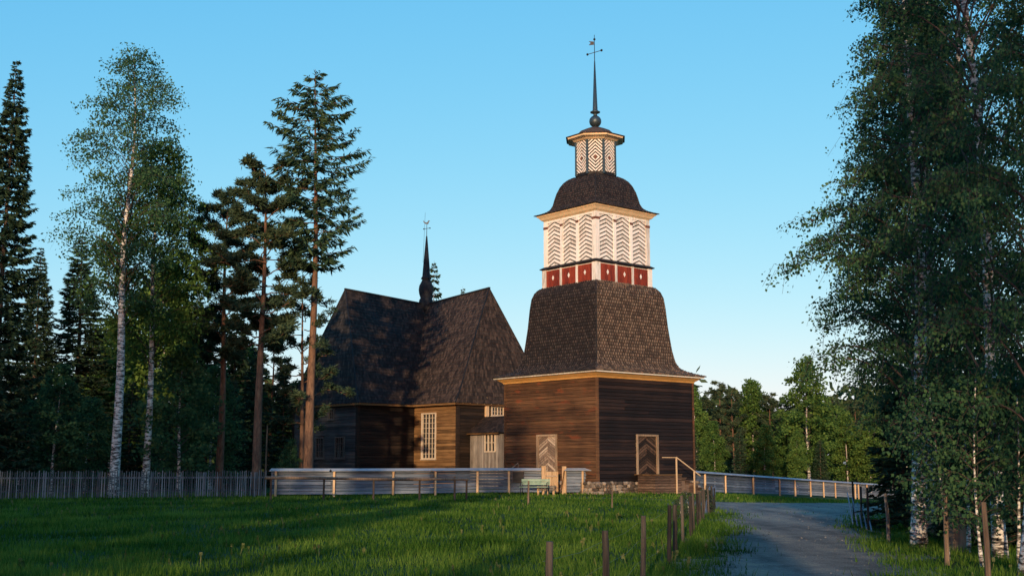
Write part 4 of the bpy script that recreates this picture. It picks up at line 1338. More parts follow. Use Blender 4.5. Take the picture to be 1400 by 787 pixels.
# handrail beyond the fence, at the foot of the tower's left wall
hr = thing('handrail', 'thin slanting handrail behind the fence beside the tower', 'handrail', (x_at(708, 66.5), 66.5, 0))
mb = MB(); mb.beam((0.02, 0, 0), (0.02, 0, 1.62), 0.06, 0.06); mb.build('post', M['post_wood'], hr)
mb = MB(); mb.beam((0.05, 0, 1.66), (-0.62, 0.1, 1.12), 0.04, 0.06); mb.build('rail', M['post_wood'], hr)

# garden bench by the gate
bench = thing('park_bench', 'pale green slatted bench with curved iron ends on the grass by the gate', 'bench', (1.15, 60.3, 0), rad(-16))
for z, y in ((0.62, 0.20), (0.72, 0.23), (0.82, 0.26)):
    pass
mb = MB()
for z, y in ((0.58, 0.20), (0.68, 0.225), (0.78, 0.25)):
    mb.beam((-0.75, y, z), (0.75, y, z), 0.03, 0.085)
mb.build('backrest', M['bench_green'], bench)
mb = MB()
for y in (-0.20, -0.10, 0.0, 0.10):
    mb.box(-0.75, 0.75, y - 0.04, y + 0.04, 0.42, 0.45)
mb.build('seat', M['bench_green'], bench)
for x in (-0.68, 0.68):
    mb = MB()
    mb.tube([(x, -0.26, 0), (x, -0.20, 0.2), (x, -0.22, 0.40), (x, 0.12, 0.40), (x, 0.20, 0.55), (x, 0.29, 0.86)], [0.022] * 6, 6)
    mb.tube([(x, 0.12, 0.40), (x, 0.16, 0.2), (x, 0.27, 0)], [0.022] * 3, 6)
    mb.tube([(x, 0.22, 0.64), (x, 0.0, 0.66), (x, -0.20, 0.62), (x, -0.24, 0.55), (x, -0.22, 0.42)], [0.018] * 5, 6)
    mb.build('end_frame', M['iron'], bench)
tb = thing('wooden_crate', 'low slatted wooden box next to the green bench', 'crate', (x_at(746, 60.6), 60.6, 0), rad(8))
mb = MB()
for z in (0.30, 0.42): mb.box(-0.42, 0.42, -0.17, -0.145, z - 0.045, z + 0.045); mb.box(-0.42, 0.42, 0.145, 0.17, z - 0.045, z + 0.045)
mb.build('side_board', M['post_wood'], tb)
mb = MB()
for x in (-0.40, -0.13, 0.13, 0.40):
    for y in (-0.12, 0.12): mb.box(x - 0.03, x + 0.03, y - 0.02, y + 0.02, 0, 0.46)
build_split(mb, 'leg', M['pale_wood'], tb)

# hitching rail in the meadow
rail = thing('pole_rail', 'long low rail of round poles on stakes in front of the left board fence', 'rail', (-6.2, 52.3, 0))
RA, RB = (x_at(363, 52.6), 52.6), (x_at(641, 52.0), 52.0)
mb = MB()
NP = 14; pts = []
random.seed(77)
for i in range(NP):
    t = i / (NP - 1)
    pts.append((RA[0] + (RB[0] - RA[0]) * t + 6.2, RA[1] + (RB[1] - RA[1]) * t - 52.3, 0.985 - 0.07 * t + 0.012 * math.sin(t * 9)))
mb.tube(pts, [0.07 - 0.02 * i / NP for i in range(NP)], 8)
mb.build('rail', M['post_brown'], rail)
for px, h_ in ((369, 0.98), (442, 0.94), (511, 0.93), (574, 0.92), (622, 1.06), (638, 0.9)):
    t = (x_at(px, 52.3) - RA[0]) / (RB[0] - RA[0])
    x = x_at(px, 52.3) + 6.2; y = RA[1] + (RB[1] - RA[1]) * t - 52.3
    mb = MB(); mb.tube([(x, y + 0.09, -0.05), (x + random.uniform(-.02, .02), y + 0.09, h_)], [0.05, 0.045], 7); mb.build('post', M['post_brown'], rail)

# picket fence on the left
pf = thing('picket_fence', 'weathered grey picket fence below the dark trees at the left', 'fence', (-16, 53.5, 0))
PA, PB = (-29.0, 52.6), (-11.9, 57.4)
random.seed(41)
L = math.hypot(PB[0] - PA[0], PB[1] - PA[1]); ux, uy = (PB[0] - PA[0]) / L, (PB[1] - PA[1]) / L
mb = MB(); s_ = 0.0
while s_ < L:
    w = random.uniform(0.05, 0.075); h_ = 1.24 + random.uniform(-0.05, 0.06)
    x, y = PA[0] + ux * s_ + 16, PA[1] + uy * s_ - 53.5
    tl = random.uniform(-0.012, 0.012)
    a = Vector((x, y, 0.03)); b = Vector((x + tl, y, h_))
    W = Vector((ux, uy, 0)) * w / 2; T = Vector((uy, -ux, 0)) * 0.02
    mb.solid([a - W, a + W, a + W + T, a - W + T], [b - W * .6, b + W * .6, b + W * .6 + T, b - W * .6 + T])
    s_ += w + random.uniform(0.03, 0.055)
mb.build('picket_panel', M['picket'], pf)
mb = MB()
for z in (0.35, 0.95):
    mb.beam((PA[0] + 16 - uy * 0.05, PA[1] - 53.5 + ux * 0.05, z), (PB[0] + 16 - uy * 0.05, PB[1] - 53.5 + ux * 0.05, z), 0.05, 0.08)
mb.build('rail', M['picket'], pf)
s_ = 0.5
while s_ < L:
    x, y = PA[0] + ux * s_ + 16 - uy * 0.13, PA[1] + uy * s_ - 53.5 + ux * 0.13
    mb = MB(); mb.box(x - 0.05, x + 0.05, y - 0.05, y + 0.05, -0.05, 1.2); mb.build('post', M['picket'], pf)
    s_ += 2.4

# old post-and-wire fence coming towards the camera, left of the road
random.seed(51)
FX = [(0.30, 9.7, 1.02), (0.92, 11.9, 0.98), (1.70, 15.7, 0.96), (2.52, 19.3, 0.97), (2.95, 21.6, 0.90), (3.42, 23.9, 1.0), (3.95, 26.4, 0.92), (4.35, 28.6, 0.92), (4.8, 30.8, 0.86),
      (5.2, 32.9, 0.86), (5.65, 35.2, 0.84)]
wf = thing('pole_fence', 'old grey post and wire fence running along the grass left of the road', 'fence', (3, 22, 0))
tops = []
for i, (x, y, h_) in enumerate(FX):
    mb = MB(); r = random.uniform(0.030, 0.042)
    lx, ly = random.uniform(-0.05, 0.05), random.uniform(-0.05, 0.05)
    P = [(x - 3 + lx * t + random.uniform(-.006, .006), y - 22 + ly * t, -0.1 + (h_ + 0.1) * t) for t in (0, .2, .4, .6, .8, 1)]
    mb.tube(P, [r * 1.1, r * 1.05, r, r * 0.98, r * 0.95, r * 0.9], 9)
    mb.build('post', M['post_dark'], wf)
    tops.append((x - 3, y - 22, h_))
for z in (0.35, 0.62, 0.86):
    mb = MB()
    for (ax, ay, _), (bx, by, _) in zip(tops, tops[1:]):
        m = ((ax + bx) / 2, (ay + by) / 2, z - 0.012)
        mb.tube([(ax - 0.05, ay, z), m, (bx - 0.05, by, z)], [0.0014] * 3, 4)
    mb.build('wire', M['wire'], wf)
# far end: slanting split poles between paired stakes
def roundpole(label, stakes, slats, loc, group):
    root = thing('roundpole_fence', label, 'fence', (loc[0], loc[1], 0), 0, group)
    for (x, y, h_) in stakes:
        mb = MB(); mb.tube([(x - loc[0], y - loc[1], -0.05), (x - loc[0] + random.uniform(-.04, .04), y - loc[1], h_)], [0.034, 0.028], 7)
        mb.build('stake', M['post_dark'], root)
    for (a, b) in slats:
        mb = MB(); A_ = Vector(a) - Vector((*loc, 0)); B_ = Vector(b) - Vector((*loc, 0))
        mb.tube([A_, (A_ + B_) / 2 + Vector((0, 0, 0.015)), B_], [0.020, 0.018, 0.014], 6, tone=random.uniform(0.3, 1))
        mb.build('slanting_pole', M['fence_grey'], root)
    return root
random.seed(61)
st_, sl_ = [], []
for i in range(5):
    x, y = 6.15 + i * 0.22, 37.6 + i * 1.0
    st_ += [(x - 0.06, y, 0.86 + random.uniform(-.08, .10)), (x + 0.07, y + 0.05, 0.80 + random.uniform(-.1, .12))]
for i in range(10):
    x, y = 6.0 + i * 0.15, 37.0 + i * 0.7
    sl_.append(((x, y, 0.02), (x + 0.38, y + 1.75, 0.78 + random.uniform(-.08, .08))))
roundpole('short stretch of slanting roundpole fence ending near the tower steps', st_, sl_, (6.2, 38), 'slanting pole fences')
st_, sl_ = [], []
for px, Y, h_ in ((1165, 35.5, 1.12), (1175, 32.0, 1.02), (1184, 29.6, 1.04)):
    st_.append((x_at(px, Y), Y, h_))
for i in range(5):
    Y = 30.2 + i * 0.35
    sl_.append(((x_at(1188, 28.2) + 0.02 * i, 28.2 + i * 0.45, 0.05 + 0.02 * i), (x_at(1176, 31.5), 31.0 + i * 0.45, 0.35 + 0.12 * i)))
roundpole('slanting pole fence end at the bend on the right side of the road', st_, sl_, (x_at(1175, 31), 31), 'slanting pole fences')
for k, (px, Y, h_, lab) in enumerate(((1210, 24.5, 1.02, 'thin grey stake left of the warm lit birch trunk'), (1288, 19.5, 1.15, 'thin brown stake right of the warm lit birch trunk'), (1342, 16.2, 1.12, 'thick reddish stake standing before the grass by the right birches'))):
    mb = MB()
    mb.tube([(0, 0, -0.1), (0.01, 0, h_ * 0.5), (random.uniform(-.03, .03), 0, h_)], [0.042, 0.038, 0.034], 8)
    o = mb.build('stake', M['post_brown'] if k else M['post_wood'], None, loc=(x_at(px, Y), Y, 0))
    tag(o, lab, 'stake', 'stakes along the right verge')
for k, (px, Y, h_, lab) in enumerate(((722, 46.8, 0.95, 'lone leaning stake in the meadow in front of the green bench'), (836, 44.0, 0.75, 'lone thin stake in the grass below the stone foot of the tower'))):
    mb = MB(); mb.tube([(0, 0, -0.1), (0.02, 0, h_)], [0.042 - 0.012 * k, 0.036 - 0.012 * k], 8)
    o = mb.build('stake', M['post_brown'], None, loc=(x_at(px, Y), Y, 0))
    tag(o, lab, 'stake', 'lone stakes in the meadow')
mb = MB(); mb.tube([(0, 0, 0), (0.03, 0, 3.6)], [0.05, 0.035], 8)
o = mb.build('wooden_pole', M['post_brown'], None, loc=(x_at(363, 62), 62, 0)); tag(o, 'thin bare pole standing among the dark trees beside the grey pine trunk', 'pole')

# ------------------------------------------------------------------ trees
def leaves_at(rng, C, spread, size, n_each, aspect=1.5, droop=0.0):
    """random leaf quads (diamonds) round the points C"""
    C = np.repeat(np.asarray(C), n_each, axis=0)
    n = len(C)
    P = C + np.clip(rng.normal(0, 1, (n, 3)), -1.7, 1.7) * spread
    a = rng.normal(0, 1, (n, 3)); a[:, 2] -= droop; a /= np.linalg.norm(a, axis=1)[:, None]
    b = rng.normal(0, 1, (n, 3)); b -= (b * a).sum(1)[:, None] * a; b /= np.linalg.norm(b, axis=1)[:, None]
    s = size * rng.uniform(0.6, 1.35, n)[:, None]
    return np.stack([P - a * s * aspect / 2, P + b * s / 2, P + a * s * aspect / 2, P - b * s / 2], 1).reshape(-1, 3)

def finish_tree(kind, wood, leaf_v, bark, leaf_m, fn=4, tone=None):
    wm = wood
    cm = np_mesh('crown', leaf_v, fn, leaf_m, tone)
    return (kind, wm, bark, cm)

def place_tree(proto, label, cat, loc, rz=0.0, s=1.0, sz=None, group=None):
    kind, wm, bark, cm = proto
    r = thing(kind, label, cat, loc, rz, group)
    r.scale = (s, s, sz or s)
    if isinstance(wm, MB):
        raise RuntimeError
    t = bpy.data.objects.new('trunk', wm); COL.objects.link(t); t.parent = r
    c = bpy.data.objects.new('crown', cm); COL.objects.link(c); c.parent = r
    return r

def mb_mesh(mb, name, mat):
    o = mb.build(name, mat); me = o.data
    me.polygons.foreach_set('use_smooth', np.ones(len(me.polygons), dtype=bool))
    bpy.data.objects.remove(o)
    return me

def birch_proto(seed, H, r0, crown_z0, rad_fn, nb=60, twigs=9, per=7, leaf=0.07, leafmat='leaf_birch', lean=0.0, limb_r=0.035, spread=0.10, rise=0.9, dens=1.0, stems=1, twr=0.0):
    rng = np.random.default_rng(seed); random.seed(seed)
    mb = MB()
    C = []
    for st in range(stems):
        ph = rng.uniform(0, 6.28, 4)
        def trunk(z):
            t = z / H
            return np.array([lean * H * t + 0.10 * math.sin(z * 0.45 + ph[0]) * t * 2 + (0.5 * (st - (stems - 1) / 2) * t * 2.6), 0.10 * math.sin(z * 0.38 + ph[1]) * t * 2, z])
        zs = np.linspace(-0.1, H * 0.98, 26)
        mb.tube([trunk(z) for z in zs], [max(r0 * (1 - 0.94 * max(z, 0) / H) * (1.25 if z < 0.3 else 1), 0.012) for z in zs], 9, tone=0.5)
        for i in range(nb):
            t = (i + rng.uniform(0, 1)) / nb
            z = crown_z0 + (H - crown_z0) * t ** 0.95
            Rm = rad_fn((z - crown_z0) / (H - crown_z0)) * rng.uniform(0.65, 1.12)
            if Rm < 0.1: Rm = 0.15
            az = i * 2.399 + rng.uniform(-0.5, 0.5)
            d = np.array([math.cos(az), math.sin(az), 0])
            p0 = trunk(z * 0.985)
            up = Rm * rise * rng.uniform(0.5, 1.2)
            pts = []
            nseg = 7
            for k in range(nseg + 1):
                q = k / nseg
                zz = up * (1.5 * q - 1.15 * q * q)
                w = 0.06 * Rm * math.sin(q * 5 + ph[2] + i)
                pts.append(p0 + d * Rm * (q ** 0.9) + np.array([-d[1] * w, d[0] * w, zz]))
            mb.tube(pts, [max(limb_r * (1 - 0.5 * t) * (1 - 0.9 * k / nseg), 0.004) for k in range(nseg + 1)], 5, tone=0.3, cap=False)
            nt = max(int(twigs * (0.4 + Rm / 2.2)), 3)
            for j in range(nt):
                q = 0.22 + 0.78 * (j + rng.uniform(0, 1)) / nt
                k = min(int(q * nseg), nseg - 1); f = q * nseg - k
                b = pts[k] * (1 - f) + pts[k + 1] * f
                tl = rng.uniform(0.35, 0.95) * min(1.0, 0.35 + Rm / 2.2)
                ta = az + rng.uniform(-1.5, 1.5)
                td = np.array([math.cos(ta), math.sin(ta), 0]) * tl * 0.75
                e1 = b + td * 0.6 + np.array([0, 0, tl * 0.12]); e2 = b + td + np.array([0, 0, -tl * rng.uniform(0.1, 0.75)])
                if twr or (leaf < 0.12 and rng.random() < 0.6): mb.tube([b, e1, e2], [max(twr, 0.006), max(twr * .8, 0.004), 0.003], 3, tone=0.1, cap=False)
                m = int(per * dens) if dens >= 1 else (per if rng.random() < dens else 0)
                for s in range(m):
                    g = (s + 0.5) / per
                    C.append((1 - g) ** 2 * b + 2 * g * (1 - g) * e1 + g * g * e2)
    V = leaves_at(rng, np.array(C), spread, leaf, 3, 1.35, 0.6)
    wm = mb_mesh(mb, 'trunk', M['bark_birch'])
    return finish_tree('birch_tree', wm, V, None, M[leafmat])

def conifer_proto(seed, H, r0, z0, rad_fn, kind='spruce_tree', whorl=0.42, per=8, droop=0.35, tip=0.15, sprays=20, spray=0.34, bark='bark_spruce', leafm='needle_spruce', jitter=0.35, wid=0.22, hang=0.5):
    rng = np.random.default_rng(seed); random.seed(seed)
    mb = MB()
    ph = rng.uniform(0, 6.28, 3)
    trunk = lambda z: np.array([0.07 * math.sin(z * 0.3 + ph[0]), 0.07 * math.sin(z * 0.27 + ph[1]), z])
    zs = np.linspace(-0.1, H, 22)
    mb.tube([trunk(z) for z in zs], [max(r0 * (1 - 0.96 * max(z, 0) / H), 0.01) for z in zs], 9, tone=0.5)
    A, B, C_ = [], [], []
    z = z0
    while z < H - 0.15:
        t = (z - z0) / (H - z0)
        R = rad_fn(t)
        nbr = max(int(per * (0.6 + 0.4 * (1 - t)) + rng.uniform(-1, 1)), 4)
        a0 = rng.uniform(0, 6.28)
        for k in range(nbr):
            az = a0 + 2 * PI * k / nbr + rng.uniform(-0.3, 0.3)
            Rb = max(R * rng.uniform(1 - jitter, 1 + jitter * 0.4), 0.12)
            d = np.array([math.cos(az), math.sin(az), 0]); sd = np.array([-d[1], d[0], 0])
            p0 = trunk(z + rng.uniform(-0.12, 0.12))
            dr = droop * (1 - 0.7 * t)
            curve = lambda q: p0 + d * Rb * q + np.array([0, 0, Rb * (-dr * q + tip * q * q * q * 1.6)])
            mb.tube([curve(q) for q in (0, .35, .7, 1)], [0.028 * (1 - 0.7 * t), 0.02, 0.012, 0.005], 4, tone=0.3, cap=False)
            n = max(int(sprays * (0.25 + Rb / 2.0)), 4)
            q = rng.uniform(0.12, 1.0, n) ** 0.8
            side = rng.choice([-1, 1], n)
            base = p0[None] + d[None] * (Rb * q)[:, None] + np.stack([np.zeros(n), np.zeros(n), Rb * (-dr * q + tip * q ** 3 * 1.6)], 1)
            ln = spray * rng.uniform(0.6, 1.3, n) * (0.45 + 0.75 * np.sin(np.clip(q, 0, 1) * 2.6)) * min(1.0, 0.4 + Rb / 1.3)
            fw = rng.uniform(0.15, 0.9, n)
            dirv = sd[None] * (side * (1 - 0.4 * fw))[:, None] + d[None] * fw[:, None]
            dirv[:, 2] -= hang * rng.uniform(-0.15, 1.1, n)
            dirv += rng.normal(0, 0.15, (n, 3))
            dirv /= np.linalg.norm(dirv, axis=1)[:, None]
            e = base + dirv * ln[:, None]
            wv = np.cross(dirv, rng.normal(0, 1, (n, 3)) + np.array([0, 0, 0.6])); wv /= np.linalg.norm(wv, axis=1)[:, None]
            w = (ln * wid)[:, None]
            A.append(np.stack([base - wv * w * 0.35, base + dirv * ln[:, None] * 0.5 - wv * w * 0.7, e, base + dirv * ln[:, None] * 0.45 + wv * w * 0.7], 1).reshape(-1, 3))
        z += whorl * rng.uniform(0.75, 1.25) * (1 - 0.35 * t)
    V = np.concatenate(A)
    wm = mb_mesh(mb, 'trunk', M[bark])
    return finish_tree(kind, wm, V, None, M[leafm])

def pine_proto(seed, H, r0, z0, rad_fn, nb=34, tufts=9, needles=26, tr=0.30, leafm='needle_pine', flat=0.55):
    rng = np.random.default_rng(seed); random.seed(seed)
    mb = MB(); ph = rng.uniform(0, 6.28, 3)
    trunk = lambda z: np.array([0.12 * math.sin(z * 0.33 + ph[0]) * z / H, 0.12 * math.sin(z * 0.29 + ph[1]) * z / H, z])
    zs = np.linspace(-0.1, H * 0.99, 22)
    mb.tube([trunk(z) for z in zs], [max(r0 * (1 - 0.9 * max(z, 0) / H), 0.02) for z in zs], 9, tone=0.5)
    T = []
    for i in range(nb):
        t = (i + rng.uniform(0, 1)) / nb
        z = z0 + (H - z0) * t
        R = max(rad_fn(t) * rng.uniform(0.55, 1.15), 0.25)
        az = i * 2.399 + rng.uniform(-0.6, 0.6)
        d = np.array([math.cos(az), math.sin(az), 0]); sd = np.array([-d[1], d[0], 0])
        p0 = trunk(z)
        rise = rng.uniform(-0.05, 0.35) + 0.35 * t
        pts = [p0 + d * R * q + sd * R * 0.12 * math.sin(q * 4 + i) + np.array([0, 0, R * (rise * q + 0.12 * math.sin(q * 5 + i))]) for q in (0, .25, .5, .75, 1)]
        mb.tube(pts, [0.05 * (1 - .5 * t), 0.04 * (1 - .5 * t), 0.03, 0.02, 0.01], 5, tone=0.5, cap=False)
        for j in range(max(int(tufts * (0.4 + R / 2)), 3)):
            q = rng.uniform(0.35, 1.05); k = min(int(q * 4), 3); f = q * 4 - k
            b = pts[k] * (1 - f) + pts[k + 1] * f
            e = b + sd * rng.uniform(-0.55, 0.55) * R * 0.45 * (1.2 - 0.4 * q) + d * rng.uniform(0, 0.3) + np.array([0, 0, rng.uniform(0.0, 0.3)])
            mb.tube([b, (b + e) / 2, e], [0.014, 0.010, 0.006], 3, tone=0.4, cap=False)
            T.append(e)
            T.append((b * 0.4 + e * 0.6) + np.array([0, 0, 0.08]))
    T = np.repeat(np.array(T), needles, axis=0); n = len(T)
    dv = rng.normal(0, 1, (n, 3)); dv[:, 2] = dv[:, 2] * flat + 0.25; dv /= np.linalg.norm(dv, axis=1)[:, None]
    s = tr * rng.uniform(0.5, 1.2, n)[:, None]
    wv = np.cross(dv, rng.normal(0, 1, (n, 3))); wv /= np.linalg.norm(wv, axis=1)[:, None]
    T = T + rng.normal(0, 0.07, (n, 3))
    w = 0.034 * tr / 0.3
    V = np.stack([T - wv * w * 0.6, T + dv * s * 0.5 - wv * w, T + dv * s, T + dv * s * 0.5 + wv * w], 1).reshape(-1, 3)
    wm = mb_mesh(mb, 'trunk', M['bark_pine'])
    return finish_tree('pine_tree', wm, V, None, M[leafm])

def place_px(proto, px, Y, label, cat, H=None, top=None, protoH=1.0, rz=0.0, w=1.0, group=None, dz=0.0):
    """stand a tree at distance Y under image column px; its top reaches image row top"""
    x = x_at(px, Y)
    z0 = terrain(x, Y) + dz
    if top is not None: H = z_at(px, top, Y) - z0
    s = H / protoH
    return place_tree(proto, label, cat, (x, Y, z0), rz, s * w, s, group)

bell = lambda t: 2.55 * (math.sin(min(t * 1.15 + 0.18, 1.0) * PI) ** 0.7) * (1 - 0.35 * t)
def prof(*pts):
    def f(t):
        for (a, ra), (b, rb_) in zip(pts, pts[1:]):
            if a <= t <= b: return ra + (rb_ - ra) * (t - a) / max(b - a, 1e-6)
        return pts[-1][1]
    return f

# --- left side
NG = 'tall trees behind the picket fence'
bL = birch_proto(101, 23.0, 0.26, 8.5, prof((0, 2.2), (.2, 3.2), (.5, 2.9), (.8, 2.0), (1, 0.7)), nb=104, twigs=10, per=5, leaf=0.092, spread=0.20, stems=1, rise=1.35, limb_r=0.03)
place_px(bL, 157, 60.0, 'tall birch with bright white trunk behind the picket fence', 'birch', top=73, protoH=23.0, rz=0.4, w=1.05, group=NG)
bL2 = birch_proto(102, 18.0, 0.20, 6.0, prof((0, 2.4), (.3, 3.2), (.6, 2.6), (1, 0.5)), nb=90, twigs=11, per=6, leaf=0.11, spread=0.22, leafmat='leaf_birch_lush', rise=1.0, limb_r=0.03)
place_px(bL2, 200, 62.5, 'leafy birch with warm lit trunk right of the tall white birch', 'birch', top=190, protoH=18.0, rz=2.0, group=NG)
sL = conifer_proto(111, 24.0, 0.3, 1.0, prof((0, 3.2), (.5, 2.3), (.85, 1.0), (1, 0.15)), sprays=70, spray=0.42, whorl=0.45, per=9, wid=0.17)
place_px(sL, -14, 58.0, 'towering dark spruce cut by the left edge of the photo', 'spruce', top=82, protoH=24.0, rz=1.0, w=0.78, group=NG)
place_px(sL, 97, 80.0, 'pointed dark spruce between the left edge and the tall white birch', 'spruce', top=322, protoH=24.0, rz=2.4, w=1.25, group=NG)
place_px(sL, 39, 76.0, 'slim dark spruce just right of the towering edge spruce', 'spruce', top=338, protoH=24.0, rz=4.0, w=1.0, group=NG)
tS = conifer_proto(121, 22.0, 0.27, 11.6, prof((0, 1.7), (.12, 2.4), (.4, 2.75), (.65, 2.5), (.85, 1.5), (1, 0.3)), whorl=0.62, per=8, droop=0.10, tip=0.16, sprays=58, spray=0.40, jitter=0.5, wid=0.15, hang=0.8, bark='bark_pine', leafm='needle_light')
tall_ = place_px(tS, 424, 60.6, 'tallest conifer with a long bare trunk and open whorled crown left of the church', 'spruce', top=96, protoH=22.0, rz=0.7, group=NG)
tall_.rotation_euler = (0, rad(-0.5), 0.7)
pB = pine_proto(131, 17.0, 0.26, 7.2, prof((0, 2.0), (.3, 2.7), (.7, 2.3), (1, 0.8)), nb=44, tufts=11, needles=34, tr=0.30)
place_px(pB, 351, 60.0, 'dark pine with thick trunk left of the tallest conifer', 'pine', top=232, protoH=17.0, rz=0.3, group=NG)
place_px(pB, 300, 66.0, 'broad dark pine between the birches and the thick trunked pine', 'pine', top=272, protoH=17.0, rz=2.6, w=0.95, group=NG)
pC = pine_proto(132, 13.0, 0.16, 3.2, prof((0, 1.4), (.25, 2.5), (.6, 2.1), (1, 0.7)), nb=24, tufts=7, needles=30, tr=0.28)
place_px(pC, 411, 61.5, 'lower pine spreading its boughs before the church roof', 'pine', top=372, protoH=13.0, rz=1.2, group=NG)
# understorey and dark trees behind
bLow = birch_proto(141, 9.0, 0.10, 0.8, prof((0, 1.6), (.3, 2.2), (.7, 1.4), (1, 0.3)), nb=46, twigs=8, per=6, leaf=0.15, spread=0.2, rise=0.8)
GU = 'young leafy trees behind the picket fence'
for px, Y, top, w_, lab in ((72, 60.5, 500, 1.25, 'young bushy birch with a pointed top behind the picket fence left of the white trunk'),
                            (28, 62, 548, 1.4, 'low dark leafy tree behind the picket fence at the left edge'),
                            (118, 63, 545, 1.4, 'low dark leafy tree just left of the white birch trunk'),
                            (245, 64, 470, 1.2, 'dark leafy tree filling the gap right of the warm lit birch trunk'),
                            (288, 68, 500, 1.2, 'dark leafy tree below the broad dark pine'),
                            (397, 61, 600, 0.9, 'small bright green sapling between the two thick trunks')):
    place_px(bLow, px, Y, lab, 'young tree', top=top, protoH=9.0, rz=px * 0.7, w=w_, group=GU)
sFar = conifer_proto(151, 15.0, 0.18, 0.8, prof((0, 2.4), (.5, 1.7), (.85, 0.8), (1, 0.12)), sprays=34, spray=0.5, whorl=0.55, per=8, wid=0.2)
pFar = pine_proto(152, 14.0, 0.18, 4.5, prof((0, 1.4), (.4, 2.2), (.8, 1.7), (1, 0.6)), nb=30, tufts=7, needles=24, tr=0.42)
bFar = birch_proto(153, 13.0, 0.13, 2.0, prof((0, 1.6), (.35, 2.3), (.7, 1.6), (1, 0.3)), nb=54, twigs=9, per=6, leaf=0.20, spread=0.26, leafmat='leaf_birch_lush')
ORD = ['first', 'second', 'third', 'fourth', 'fifth', 'sixth', 'seventh', 'eighth', 'ninth', 'tenth', 'eleventh', 'twelfth', 'thirteenth', 'fourteenth', 'fifteenth', 'sixteenth', 'seventeenth', 'eighteenth', 'nineteenth', 'twentieth', 'last but four', 'last but three', 'last but two', 'last but one', 'last']
def row_label(row, i, text, marks):
    px, Y, top, k = row[i]
    n_ = sorted((r_[0], r_[1]) for r_ in row if r_[3] == k).index((px, Y))
    near = min(marks, key=lambda m_: abs(m_[0] - px))
    return '%s %s, by %s' % (ORD[n_], text, near[1])
LM = [(2, 'the towering edge spruce'), (97, 'the pointed spruce'), (157, 'the white birch trunk'), (200, 'the warm lit birch trunk'), (300, 'the broad pine'), (351, 'the thick pine trunk'), (425, 'the tallest conifer')]
RM = [(950, 'the tower'), (1060, 'mid fence'), (1106, 'the large lit birch'), (1175, 'the fence end'), (1250, 'the warm lit birch trunk'), (1368, 'the bluish birch trunk')]
random.seed(71)
GB = 'dark forest trees behind the left trunks'
rowL = [(8, 84, 470, 's'), (48, 88, 440, 's'), (62, 96, 500, 'p'), (120, 92, 455, 's'), (150, 88, 430, 'b'), (186, 90, 395, 's'), (218, 84, 360, 'b'), (236, 92, 420, 'p'), (262, 84, 395, 's'),
        (280, 90, 430, 'p'), (316, 86, 405, 's'), (333, 94, 470, 'b'), (368, 88, 450, 'p'), (386, 84, 500, 's'), (402, 92, 520, 'b'), (140, 104, 470, 'p'), (200, 104, 440, 's'), (345, 76, 480, 's'), (318, 74, 520, 's'), (176, 74, 520, 's'), (222, 73, 540, 's'), (12, 72, 560, 's'), (262, 74, 560, 's'), (96, 72, 560, 's'), (136, 71, 580, 's')]
KN = {'s': (sFar, 15.0, 'spruce'), 'p': (pFar, 14.0, 'pine'), 'b': (bFar, 13.0, 'birch')}
for i, (px, Y, top, k) in enumerate(rowL):
    pr_, ph_, cat_ = KN[k]
    place_px(pr_, px, Y, row_label(rowL, i, 'dark %s from the left' % cat_, LM), cat_, top=top, protoH=ph_, rz=i * 1.3, w=random.uniform(1.0, 1.3), group='dark %s trees behind the left trunks' % cat_)
place_px(sFar, 590, 122.0, 'spruce top showing behind the church spire', 'spruce', top=356, protoH=15.0, rz=0.5, w=0.62)
place_px(sFar, 631, 150.0, 'tiny spruce tip showing above the right church ridge', 'spruce', top=391, protoH=15.0, rz=1.5, w=0.45)

# --- right background, beyond the board fence
rowR = [(952, 120, 530, 'b'), (968, 128, 534, 's'), (986, 122, 527, 'p'), (1004, 118, 536, 'p'), (1016, 130, 548, 's'), (1031, 120, 519, 'b'), (1044, 132, 540, 'p'), (1056, 118, 543, 'p'), (1070, 125, 548, 'p'),
        (1078, 115, 570, 'b'), (1128, 122, 552, 'b'), (1142, 128, 545, 'p'), (1158, 118, 560, 'b'), (1172, 126, 552, 'p'), (1190, 116, 566, 'b'), (1210, 122, 560, 's'), (1240, 120, 560, 'b'), (1275, 124, 560, 's'), (1310, 122, 560, 'b'), (1345, 126, 560, 's'), (1385, 124, 560, 'b'),
        (944, 112, 560, 's'), (977, 110, 575, 'b'), (1012, 108, 585, 's'), (1046, 108, 580, 'b'), (1090, 108, 590, 'b'), (1122, 109, 600, 's')]
names = {'s': 'dark spruce', 'p': 'reddish trunked pine', 'b': 'light green birch'}
random.seed(72)
for i, (px, Y, top, k) in enumerate(rowR):
    pr_, ph_, cat_ = KN[k]
    place_px(pr_, px, Y, row_label(rowR, i, '%s from the left beyond fence' % names[k], RM), cat_, top=top, protoH=ph_, rz=i * 1.7, w=random.uniform(0.95, 1.3), group='%s trees beyond the right fence' % cat_)
bBig = birch_proto(161, 15.0, 0.17, 1.8, prof((0, 1.8), (.3, 2.9), (.6, 2.4), (.85, 1.2), (1, 0.3)), nb=64, twigs=8, per=6, leaf=0.19, spread=0.22, leafmat='leaf_birch_lush', rise=1.2)
place_px(bBig, 1106, 112.0, 'large lit birch rising highest above the long right fence', 'birch', top=490, protoH=15.0, rz=0.6, w=1.25)

